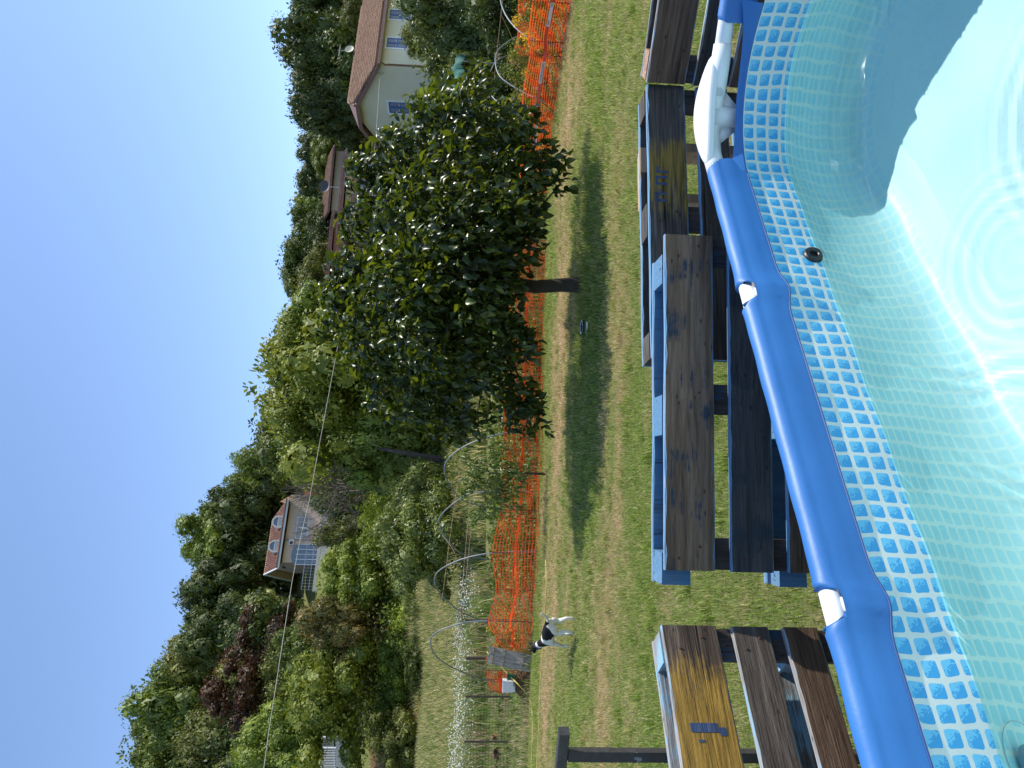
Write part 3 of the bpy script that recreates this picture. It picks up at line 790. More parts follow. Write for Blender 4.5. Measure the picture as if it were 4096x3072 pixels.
# aerial and dish on the ridge
ae = empty('roof_aerial', house.matrix_basis @ Vector((5.3, 3.9, RZ + .1)), H26, 'white dish and comb aerial on the ridge of the pale house', 'aerial')
ae.location = Matrix.Translation(house.location) @ Matrix.Rotation(H26, 4, 'Z') @ Vector((5.3, 3.5, RZ + .25))
MB().tube([(0, 0, 0), (0, 0, 1.1)], .02, 6).build('mast', M_GREYM, ae)
MB().lathe([(0, 0), (.18, .02), (.3, .08)], (0, -.08, .35), 14, Matrix.Rotation(math.radians(80), 3, 'X')).build('dish', M_STUCCO, ae)
mb = MB(); mb.tube([(-.5, 0, 1.0), (.5, 0, 1.0)], .012, 5)
for x in np.arange(-.45, .5, .1): mb.tube([(x, -.18, 1.0), (x, .18, 1.0)], .007, 4)
mb.build('comb', M_GREYM, ae)

# ---- pink villa on the hill
M_PINK = plain('peach_stucco', (0.60, 0.47, 0.38), 0.9, 0.05, 0.8)
M_SOFFIT = plain('ochre_soffit', (0.50, 0.36, 0.21), 0.9, 0.05, 2)
M_STONE = plain('pale_stone', (0.52, 0.50, 0.46), 0.85, 0.1, 4)
M_DARK = plain('dark_metal', (0.05, 0.05, 0.055), 0.6, 0.1, 4)
M_CURT = plain('pale_blind', (0.45, 0.47, 0.44), 0.6, 0.08, 5)
M_SLAT = plain('grey_louvre', (0.36, 0.35, 0.36), 0.7, 0.08, 5)
villa = empty('hill_villa', (-21.25, 84.0, 0), H26, 'small peach villa with two arched dormers high on the wooded slope', 'house')
VB = 17.5
mb = MB(); mb.add([(0, 0, VB), (8, 0, VB), (8, 6, VB), (0, 6, VB), (0, 0, 22.85), (8, 0, 22.85), (8, 6, 22.85), (0, 6, 22.85), (0, 3, 24.9), (8, 3, 24.9)], [(0, 1, 5, 4), (2, 3, 7, 6), (3, 0, 4, 8, 7), (1, 2, 6, 9, 5)])
mb.build('wall', M_PINK, villa)
# chamfered corner bay with the big arched opening
mb = MB(); ov = .8
P0_ = [(-ov, -ov, 22.9), (7.2, -ov, 22.9), (5.6, 3, 25.3), (-ov, 3, 25.3), (7.2, 6.8, 22.9), (-ov, 6.8, 22.9)]
P1_ = [(x, y, z + .18) for x, y, z in P0_]
mb.add(P0_ + P1_, [(6, 7, 8, 9), (9, 8, 10, 11), (8, 7, 10), (3, 2, 1, 0), (5, 4, 2, 3), (1, 2, 4), (0, 1, 7, 6), (1, 4, 10, 7), (4, 5, 11, 10), (0, 6, 9, 3), (3, 9, 11, 5)])
vroof = mb.build('roof', M_SOFFIT, villa)
u0 = Vector((-ov, -ov, 23.09)); u1 = Vector((-ov, 3, 25.49)); vy = (u1 - u0).normalized(); vx = Vector((1, 0, 0)); vn = vx.cross(vy)
mb = MB(); pr = .22; L_ = (u1 - u0).length
for i in range(int(8.0 / pr)):
    x = -ov + pr * (i + .5)
    top = L_ if x < 5.6 else L_ * max(0, (7.2 - x) / 1.6)
    a_ = u0 + vx * (x + ov); m_ = int(top / .3)
    for j in range(m_):
        b_ = a_ + vy * (.3 * j) + vn * (.035 + .0 * j); c_ = b_ + vy * .32 - vn * .03
        q = [b_ + vx * s_ * .1 + vn * h_ for s_, h_ in ((-1, 0), (-.5, .07), (.5, .07), (1, 0))] + [c_ + vx * s_ * .1 + vn * h_ for s_, h_ in ((-1, 0), (-.5, .07), (.5, .07), (1, 0))]
        mb.add(q, [(0, 1, 5, 4), (1, 2, 6, 5), (2, 3, 7, 6), (3, 2, 1, 0)])
props(mb.build('roof_tiles', M_TILE2, vroof), kind='stuff')
mb = MB(); mb.bar((-ov, -ov - .04, 22.98), (7.25, -ov - .04, 22.98), .1, .26); mb.bar((-ov - .04, -ov, 23.0), (-ov - .04, 3, 25.4), .1, .24); mb.bar((-ov - .04, 3, 25.4), (-ov - .04, 6.8, 23.0), .1, .24)
mb.build('fascia', M_WHITE, villa)
mb = MB(); mb.bar((-ov, -ov - .12, 23.12), (7.25, -ov - .12, 23.12), .12, .1); mb.build('gutter', M_DARK, villa)
for cx in (1.75, 4.6):
    yb = -.45; z0 = 23.3; mb = MB(); n = 14
    ro, ri = .72, .52; op, ip = [], []
    for k in range(n + 1):
        a_ = math.pi * k / n; op.append((cx + ro * math.cos(a_), z0 + .55 + ro * math.sin(a_))); ip.append((cx + ri * math.cos(a_), z0 + .55 + ri * math.sin(a_)))
    op = [(cx + ro, z0)] + op + [(cx - ro, z0)]; ip = [(cx + ri, z0)] + ip + [(cx - ri, z0)]
    V_ = [(x, yb, z) for x, z in op] + [(x, yb, z) for x, z in ip] + [(x, yb + 1.9, z) for x, z in op] + [(x, yb + .12, z) for x, z in ip]; m_ = len(op)
    F_ = [(i, i + 1, m_ + i + 1, m_ + i) for i in range(m_ - 1)] + [(i + 1, i, 2 * m_ + i, 2 * m_ + i + 1) for i in range(m_ - 1)] + [(m_ + i, m_ + i + 1, 3 * m_ + i + 1, 3 * m_ + i) for i in range(m_ - 1)]
    mb.add(V_, F_); dm = mb.build('dormer', M_STONE, vroof)
    mb = MB(); mb.add([(x, yb + .1, z) for x, z in ip[1:-1]], [tuple(range(n, -1, -1))]); mb.build('arched_pane', M_GLASS, dm)
    mb = MB(); wallbox(mb, cx - ri, cx + ri, yb + .08, yb + .1, z0, z0 + .55); mb.build('lower_pane', M_CURT, dm)
    mb = MB(); wallbox(mb, cx - ri, cx + ri, yb + .03, yb + .075, z0 + .5, z0 + .57); wallbox(mb, cx - ri - .1, cx + ri + .1, yb - .05, yb + .1, z0 - .1, z0 - .002); mb.build('glazing_bar', M_WHITE, dm)
for cx, wd in ((3.35, 1.15), (4.7, 1.15)):
    mb = MB(); wallbox(mb, cx - wd / 2 - .1, cx + wd / 2 + .1, -.05, .02, 20.4, 21.75); wn_ = mb.build('window', M_WHITE, villa)
    for s_ in (-1, 1):
        mb = MB(); c0 = cx + s_ * wd / 4
        wallbox(mb, c0 - wd / 4 + .04, c0 + wd / 4 - .04, -.075, -.052, 20.5, 21.65)
        mb.build('blind', M_SLAT, wn_)
mb = MB(); n = 10; cx, hw = .95, 1.15
pts = [(cx - hw, 19.0), (cx + hw, 19.0)] + [(cx + hw * math.cos(math.pi * k / n), 21.35 + .55 * math.sin(math.pi * k / n)) for k in range(n + 1)]
mb.add([(x, -.03, z) for x, z in pts], [tuple(range(len(pts)))]); ar = mb.build('arched_glazing', M_GLASS, villa)
mb = MB()
for k in range(5): x = cx - hw + 2 * hw * k / 4; wallbox(mb, x - .04, x + .04, -.09, -.035, 19.0, 21.4)
mb.build('glazing_bar', M_WHITE, ar)
mb = MB(); wallbox(mb, 1.95, 2.6, -.34, -.02, 21.75, 22.3); ac = mb.build('air_conditioner', M_WHITE, villa)
MB().lathe([(0, .01), (.2, .01), (.2, 0)], (2.2, -.345, 22.02), 16, Matrix.Rotation(math.pi / 2, 3, 'X')).build('fan_grille', M_DARK, ac)
mb = MB(); wallbox(mb, 6.6, 9.5, 1.0, 5.0, 17.5, 21.6); mb.build('side_wing', plain('orange_stucco', (0.55, 0.27, 0.12), 0.9, 0.08, 1), villa)
mb = MB()
for k in range(9): wallbox(mb, -.08, -.02, 2.2, 2.9, 23.0 + k * .06, 23.03 + k * .06) if k < 6 else None
mb.build('gable_vent', M_SHUT, villa)
mb = MB(); mb.tube([(2.6, -.86, 23.0), (2.6, -.5, 22.7), (2.62, -.1, 22.5), (2.62, -.1, 18)], .045, 8); mb.build('downpipe', M_COPPER, villa)
mb = MB()
mb.bar((-3.2, -1.2, 19.2), (3.6, -1.2, 19.2), .05, .05); mb.bar((-3.2, -1.2, 20.0), (3.6, -1.2, 20.0), .05, .05)
for x in np.arange(-3.2, 3.61, .34): mb.bar((x, -1.2, 18.8), (x, -1.2, 20.0), .025, .025)
mb.build('terrace_railing', M_GREYM, villa)
mb = MB(); wallbox(mb, -3.4, 7.5, -1.4, -.002, 17.0, 18.75); mb.build('terrace', M_STONE, villa)

# ---- the houses half hidden behind the fruit tree
def small_house(name, x, y, Y, wpx, zt, zb, mat, roofmat, label, slope=1.1, depth=6):
    p = at(x, y, Y); w_ = wpx / F * Y
    h_ = empty(name, (p.x, Y, 0), math.radians(14), label, 'house')
    base = gz(p.x, Y) - 1
    mb = MB(); mb.add([(-w_ / 2, 0, base), (w_ / 2, 0, base), (w_ / 2, depth, base), (-w_ / 2, depth, base), (-w_ / 2, 0, zt), (w_ / 2, 0, zt), (w_ / 2, depth, zt), (-w_ / 2, depth, zt)], [(0, 1, 5, 4), (1, 2, 6, 5), (2, 3, 7, 6), (3, 0, 4, 7)])
    mb.build('wall', mat, h_)
    o_ = .5; mb = MB(); lo = zt + .02; hi = zt + slope
    A_ = [(-w_ / 2 - o_, -o_, lo), (w_ / 2 + o_, -o_, lo), (w_ / 2 + o_, depth / 2, hi), (-w_ / 2 - o_, depth / 2, hi), (w_ / 2 + o_, depth + o_, lo), (-w_ / 2 - o_, depth + o_, lo)]
    B_ = [(a_, b_, c_ + .14) for a_, b_, c_ in A_]
    mb.add(A_ + B_, [(6, 7, 8, 9), (9, 8, 10, 11), (3, 2, 1, 0), (5, 4, 2, 3), (0, 1, 7, 6), (1, 2, 8, 7), (2, 4, 10, 8), (0, 6, 9, 3), (3, 9, 11, 5), (4, 5, 11, 10)])
    rf = mb.build('roof', M_BROWN, h_)
    a0 = Vector((-w_ / 2 - o_, -o_, lo + .15)); a1 = Vector((-w_ / 2 - o_, depth / 2, hi + .15)); dy = (a1 - a0); Ls = dy.length; dy.normalize(); nn = Vector((1, 0, 0)).cross(dy)
    mb = MB()
    for i in range(int((w_ + 2 * o_) / .25)):
        for j in range(int(Ls / .35)):
            b_ = a0 + Vector((.25 * (i + .5), 0, 0)) + dy * (.35 * j) + nn * .04; c_ = b_ + dy * .37 - nn * .03; X1 = Vector((1, 0, 0))
            q = [k_ + X1 * s_ * .11 + nn * h2 for k_ in (b_, c_) for s_, h2 in ((-1, 0), (-.5, .07), (.5, .07), (1, 0))]
            mb.add(q, [(0, 1, 5, 4), (1, 2, 6, 5), (2, 3, 7, 6), (3, 2, 1, 0)])
    props(mb.build('roof_tiles', roofmat, rf), kind='stuff')
    return h_, w_
M_BEIGE = plain('beige_stucco', (0.48, 0.38, 0.26), 0.9, 0.06, 0.8)
M_ROSE = plain('rose_brown_wall', (0.28, 0.15, 0.12), 0.9, 0.08, 0.8)
zz = at(1385, 740, 60).z
h2, w2 = small_house('terrace_house', 1385, 740, 60, 250, zz, 0, M_BEIGE, M_TILE2, 'beige and rose house with loggia just behind the top of the fruit tree', 0.9)
mb = MB(); wallbox(mb, -w2 / 2 + .4, w2 / 2 - .6, -.06, -.01, zz - 2.9, zz - .45); lg = mb.build('loggia', M_ROSE, h2)
for x in (-1.4, .1, 1.5):
    mb = MB(); wallbox(mb, x - .4, x + .4, -.12, -.065, zz - 2.3, zz - 1.0); wn_ = mb.build('window', M_WHITE, h2)
    MB().box((x, -.14, zz - 1.65), (.66, .03, 1.15)).build('pane', M_GLASS, wn_)
mb = MB(); mb.bar((-w2 / 2, -.9, zz - 2.1), (w2 / 2, -.9, zz - 2.1), .05, .05)
for x in np.arange(-w2 / 2, w2 / 2, .25): mb.bar((x, -.9, zz - 3.0), (x, -.9, zz - 2.1), .03, .03)
mb.build('balcony_railing', M_GREYM, h2)
zz3 = at(1312, 720, 80).z
small_house('old_house', 1312, 720, 80, 260, zz3 - .6, 0, M_BEIGE, M_TILE, 'old house with pale terracotta roof at the foot of the wooded hill', 1.5)
zz4 = at(1330, 1030, 66).z
small_house('low_house', 1350, 1010, 66, 300, zz4, 0, M_ROSE, M_TILE2, 'low roof glimpsed above the crown of the fruit tree near its middle', 0.9)
p = at(1300, 740, 62); dsh = empty('satellite_dish', (p.x, 62.5, p.z + .15), 0, 'dark round satellite dish above the roof of the beige and rose house', 'satellite dish')
MB().lathe([(0, 0), (.3, .03), (.5, .12)], (0, 0, 0), 18, Matrix.Rotation(math.radians(75), 3, 'X')).build('dish', M_DARK, dsh); MB().tube([(0, .05, 0), (0, .1, -1.6)], .03, 6).build('mast', M_GREYM, dsh)
for i, yv in enumerate((960, 1020)):
    p = at(1335, yv, 66.5); a2 = empty('tv_aerial', (p.x, 66.5, p.z - 1.2), .3, ('comb aerial on the low roof, nearer the beige and rose house', 'comb aerial on the low roof, farther from the beige and rose house')[i], 'aerial', 'aerials on the low roof')
    MB().tube([(0, 0, 0), (0, 0, 1.6)], .025, 5).build('mast', M_GREYM, a2)
    mb = MB(); mb.tube([(-.6, 0, 1.5), (.6, 0, 1.5)], .02, 4)
    for x in np.arange(-.5, .6, .2): mb.tube([(x, -.2, 1.5), (x, .2, 1.5)], .012, 4)
    mb.build('comb', M_GREYM, a2)

# ---- parapet with white railings on the left slope
def hill_railing():
    p = at(1345, 3010, 58); o = empty('hillside_railing', (p.x, 58, p.z), math.radians(-20), 'white metal railing on a grey parapet at the far left of the slope', 'railing')
    L_ = 5.2
    mb = MB(); wallbox(mb, -L_, 1.6, -.12, .12, -.75, 0.0); mb.build('parapet', M_STONE, o)
    mb = MB(); mb.bar((-L_, 0, 1.15), (.4, 0, 1.15), .05, .05); mb.bar((-L_, 0, .15), (.4, 0, .15), .05, .05); mb.build('rail', M_WHITE, o)
    me = None
    for x in np.arange(-L_ + .1, .4, .17):
        if me is None:
            b_ = MB().bar((0, 0, 0), (0, 0, 1.3), .035, .035).build('baluster', M_WHITE, o, loc=(x, 0, 0)); me = b_.data
        else: link('baluster', me, o, (x, 0, 0))
    for x in (.45, 1.55):
        MB().bar((x, 0, .005), (x, 0, 1.6), .12, .12).build('gate_post', M_WHITE, o)
    mb = MB(); mb.bar((.55, 0, .2), (1.45, 0, .2), .04, .04); mb.bar((.55, 0, 1.2), (1.45, 0, 1.2), .04, .04)
    for x in np.arange(.6, 1.45, .14): mb.bar((x, 0, .2), (x, 0, 1.2), .025, .025)
    mb.build('gate_leaf', M_GREYM, o)
hill_railing()

# ---- cable from the house corner across to the left
mb = MB(); pts = []
K = [(1520, 287, 42.0), (1511, 440, 41), (1503, 560, 40), (1490, 640, 39.5), (1270, 1820, 32), (1238, 2000, 31), (1203, 2150, 30), (1168, 2330, 29), (1118, 2650, 27), (1075, 2930, 25.6), (1045, 3150, 24.6)]
mid = [at(x, y, Y) for x, y, Y in K]
out_ = []
for a_, b_ in zip(mid, mid[1:]):
    for t_ in np.linspace(0, 1, 8)[:-1]: out_.append(a_.lerp(b_, t_))
out_.append(mid[-1])
cb = mb.tube(out_, .013, 6).build('overhead_cable', plain('pale_cable', (0.42, 0.41, 0.38), 0.7, 0.2, 4), smooth=True)
props(cb, 'long pale overhead cable sagging from the pale house across the whole slope', 'cable')
# ================================================================ TREES
def foliage(name, dark, mid, light, rough=0.55, spec=0.35, trans=0.2, sc=2.2, tcol=None):
    dark, mid, light = ((q[0] * 1.9, q[1] * 1.75, q[2] * 0.85) for q in (dark, mid, light))
    t = NT(name, rough, spec=spec); g = t.n('NewGeometry'); oi = t.n('ObjectInfo')
    n_ = t.noise(t.coord('Object'), sc, 3)
    r = t.math('ADD', t.math('MULTIPLY', g.outputs['Random Per Island'], 0.55), t.math('ADD', t.math('MULTIPLY', t.math('SUBTRACT', n_, 0.5), 0.9), t.math('MULTIPLY', oi.outputs['Random'], 0.25)))
    r = t.math('ADD', r, 0.08)
    col = t.ramp(r, [(0.1, dark), (0.5, mid), (0.95, light)]); t.color(col)
    tr = t.n('BsdfTranslucent'); tc = t.mix(1.0, col, tcol or (1.6, 1.5, 0.7), 'MULTIPLY'); t.l(tc, tr.inputs[0]); mx = t.n('MixShader'); mx.inputs[0].default_value = trans
    t.l(t.b.outputs[0], mx.inputs[1]); t.l(tr.outputs[0], mx.inputs[2]); t.l(mx.outputs[0], t.o.inputs[0]); return t.m
FM = {
 'dark':   foliage('dark_evergreen_leaves', (.012, .022, .008), (.030, .048, .016), (.060, .085, .028)),
 'mid':    foliage('mid_green_leaves', (.022, .038, .010), (.055, .082, .022), (.105, .135, .040)),
 'olive':  foliage('olive_green_leaves', (.030, .040, .014), (.070, .085, .030), (.130, .140, .055)),
 'light':  foliage('light_green_leaves', (.034, .056, .014), (.072, .112, .028), (.140, .185, .052)),
 'yellow': foliage('yellow_green_leaves', (.036, .056, .012), (.085, .112, .026), (.165, .185, .050)),
 'purple': foliage('copper_beech_leaves', (.012, .008, .008), (.035, .018, .016), (.085, .045, .035), tcol=(1.5, .8, .7)),
 'silver': foliage('silver_grey_leaves', (.10, .12, .09), (.22, .25, .20), (.38, .40, .34)),
 'red':    foliage('reddish_leaves', (.030, .040, .016), (.070, .072, .030), (.17, .10, .062)),
 'glossy': foliage('glossy_small_leaves', (.028, .044, .018), (.066, .092, .036), (.13, .16, .075), rough=0.42, spec=0.4),
 'conifer': foliage('conifer_needles', (.010, .020, .010), (.026, .042, .018), (.055, .078, .032), trans=0.1),
 'bamboo': foliage('bamboo_leaves', (.050, .080, .014), (.115, .165, .030), (.21, .26, .06)),
}
BARK = plain('rough_bark', (0.055, 0.042, 0.032), 0.95, 0.35, 9, bump=0.6)
BARKG = plain('grey_bark', (0.14, 0.115, 0.09), 0.95, 0.3, 9, bump=0.4)

def leaf_quads(P, N, size, asp, g, droop=0.0):
    """one rhombus leaf (2 triangles as a quad) per point, lying roughly across N"""
    n = len(P); A = g.normal(size=(n, 3)); A -= (A * N).sum(1)[:, None] * N
    A[:, 2] -= droop; A /= np.linalg.norm(A, axis=1)[:, None] + 1e-9
    B = np.cross(N, A); B /= np.linalg.norm(B, axis=1)[:, None] + 1e-9
    s = (size * g.uniform(.6, 1.4, n))[:, None]
    V = np.stack([P - A * s, P + B * s * asp - A * s * .1, P + A * s, P - B * s * asp - A * s * .1], 1)
    return V.reshape(-1, 3), np.arange(n * 4).reshape(-1, 4)
def crown(kind, n, seed, leaf=0.022):
    g = np.random.default_rng(seed); P, N, Sz = [], [], []
    if kind in ('round', 'spread', 'tall'):
        nl = {'round': 46, 'spread': 60, 'tall': 52}[kind]
        d = g.normal(size=(nl, 3)); d /= np.linalg.norm(d, axis=1)[:, None]; d[:, 2] = np.abs(d[:, 2]) * 1.1 - .45
        rad = g.uniform(.35, 1.0, nl); c = d * rad[:, None] * np.array([.43, .43, .46]) * (1 + .18 * np.sin(d[:, :1] * 4 + seed) * np.cos(d[:, 1:2] * 3 + seed)) + np.array([0, 0, .52])
        if kind == 'tall': c[:, :2] *= (1.15 - .55 * (c[:, 2:] - .1)); 
        lr = g.uniform(.06, .17, nl) * (1.15 - .35 * rad)
        per = n // nl
        for k in range(nl):
            v = g.normal(size=(per, 3)); v /= np.linalg.norm(v, axis=1)[:, None]
            r = lr[k] * (g.uniform(0, 1, per) ** .16) * (1 + .25 * np.sin(v[:, 0] * 5 + k) * np.sin(v[:, 2] * 4))
            P.append(c[k] + v * r[:, None] * np.array([1, 1, .68])); nn = v * 1.25 + g.normal(size=(per, 3)) * .42 + np.array([0, 0, .3]); N.append(nn); Sz.append(np.full(per, leaf))
            q_ = per // 4; vv = g.normal(size=(q_, 3)); vv /= np.linalg.norm(vv, axis=1)[:, None]; P.append(c[k] + vv * lr[k] * .74 * np.array([1, 1, .68])); N.append(vv + g.normal(size=(q_, 3)) * .2); Sz.append(np.full(q_, lr[k] * .30))
        m_ = n // 9; v = g.normal(size=(m_, 3)); v /= np.linalg.norm(v, axis=1)[:, None]
        P.append(v * (g.uniform(.2, 1, m_) ** .5)[:, None] * np.array([.34, .34, .36]) + np.array([0, 0, .48])); N.append(g.normal(size=(m_, 3))); Sz.append(np.full(m_, leaf * 1.7))
    elif kind == 'conifer':
        tiers = 15
        for k in range(tiers):
            t_ = k / (tiers - 1); z = .05 + .93 * t_; R = .44 * (1 - t_) ** .8 + .02; nb = int(10 + 8 * (1 - t_))
            for b in range(nb):
                a = g.uniform(0, 6.28); m_ = int(n / tiers / nb); L = R * g.uniform(.65, 1.1)
                q = g.uniform(.1, 1, m_) ** .7; spread = g.normal(size=m_) * .035 * (1.3 - q)
                x = math.cos(a) * L * q - math.sin(a) * spread; y = math.sin(a) * L * q + math.cos(a) * spread
                P.append(np.stack([x, y, z - .10 * q * L / .4 + .04 * q ** 3 + g.normal(size=m_) * .012], 1)); N.append(g.normal(size=(m_, 3)) * .5 + np.array([0, 0, 1])); Sz.append(np.full(m_, leaf))
    elif kind == 'feather':
        nb = 90
        for b in range(nb):
            a = g.uniform(0, 6.28); up = g.uniform(.25, 1.0); L = g.uniform(.2, .48); m_ = n // nb; q = g.uniform(0, 1, m_)
            r = .06 + L * q * (1.15 - .5 * up); z = up * .72 + .28 * np.sin(q * 2.2) * up - .22 * q ** 2.2
            w_ = g.normal(size=(m_, 3)) * .018
            P.append(np.stack([math.cos(a) * r, math.sin(a) * r, z], 1) + w_); N.append(g.normal(size=(m_, 3)) + np.array([math.cos(a), math.sin(a), .3])); Sz.append(np.full(m_, leaf))
    P = np.concatenate(P); N = np.concatenate(N); N /= np.linalg.norm(N, axis=1)[:, None]; Sz = np.concatenate(Sz)
    z0, z1 = np.percentile(P[:, 2], .2), np.percentile(P[:, 2], 99.7); P[:, 2] = (P[:, 2] - z0) / (z1 - z0)
    for k in (0, 1): a_, b_ = np.percentile(P[:, k], 1), np.percentile(P[:, k], 99); P[:, k] = (P[:, k] - (a_ + b_) / 2) / (b_ - a_)
    return leaf_quads(P, N, Sz, .5 if kind != 'feather' else .22, g, .3 if kind != 'conifer' else .0)
CROWNS = {}
for nm, kind, n, sd, lf in (('round1', 'round', 9000, 21, .0185), ('round2', 'round', 9000, 22, .0185), ('spread', 'spread', 12000, 23, .0165), ('tall', 'tall', 10000, 24, .0175),
                            ('conifer', 'conifer', 17000, 25, .021), ('feather', 'feather', 10000, 26, .024), ('fine', 'spread', 26000, 27, .0115), ('fine2', 'tall', 22000, 28, .012)):
    V, Fq = crown(kind, n, sd, lf); CROWNS[nm] = npmesh('crown_' + nm, V, Fq, FM['mid'])
def trunk_mesh(seed):
    g = random.Random(seed); mb = MB()
    p = [Vector((0, 0, 0)), Vector((.01, .0, .2)), Vector((-.01, .015, .42)), Vector((.015, -.01, .72))]
    mb.tube(p, [.040, .030, .024, .010], 9)
    for k in range(7):
        a = k * 2.4 + g.random(); z = .24 + .06 * k; L = .18 + .16 * g.random()
        b = Vector((math.cos(a) * L, math.sin(a) * L, z + .2)); m_ = Vector((math.cos(a) * L * .45, math.sin(a) * L * .45, z + .07))
        mb.tube([Vector((0, 0, z)), m_, b], [.016, .011, .004], 6)
    me = bpy.data.meshes.new('trunk'); me.from_pydata(mb.v, [], mb.f); me.materials.append(BARK); me.polygons.foreach_set('use_smooth', [True] * len(me.polygons)); return me
TRUNKS = [trunk_mesh(s) for s in (1, 2, 3)]
NTREE = 0
def tree(name, cat, label, cr, mat, y, V0, V1, wpx, Y, group=None, rz=None, sink=0.12):
    """a tree whose crown spans photo rows V0 (top) .. V1 and wpx across at distance Y"""
    global NTREE; NTREE += 1
    a, b = at(V0 + 22, y, Y), at(V1, y, Y); X = (a.x + b.x) / 2; hh_ = a.z - b.z; w_ = wpx / F * Y * 1.12; zg = gz(X, Y)
    o = empty(name, (X, Y, zg), 0, label, cat, group)
    c = link('crown', CROWNS[cr], o); c.location = (0, 0, b.z - zg - hh_ * sink); c.scale = (w_, w_, hh_ * (1 + sink) / .98); c.rotation_euler = (0, 0, rz if rz is not None else NTREE * 2.39)
    c.material_slots[0].link = 'OBJECT'; c.material_slots[0].material = FM[mat]
    th = max(b.z - zg + hh_ * .55, .5)
    t = link('trunk', TRUNKS[NTREE % 3], o); t.scale = (min(w_, th * .7) * .9, min(w_, th * .7) * .9, th / .72); t.location = (0, 0, -.15)
    return o
GW = 'distinct trees on the wooded slope'
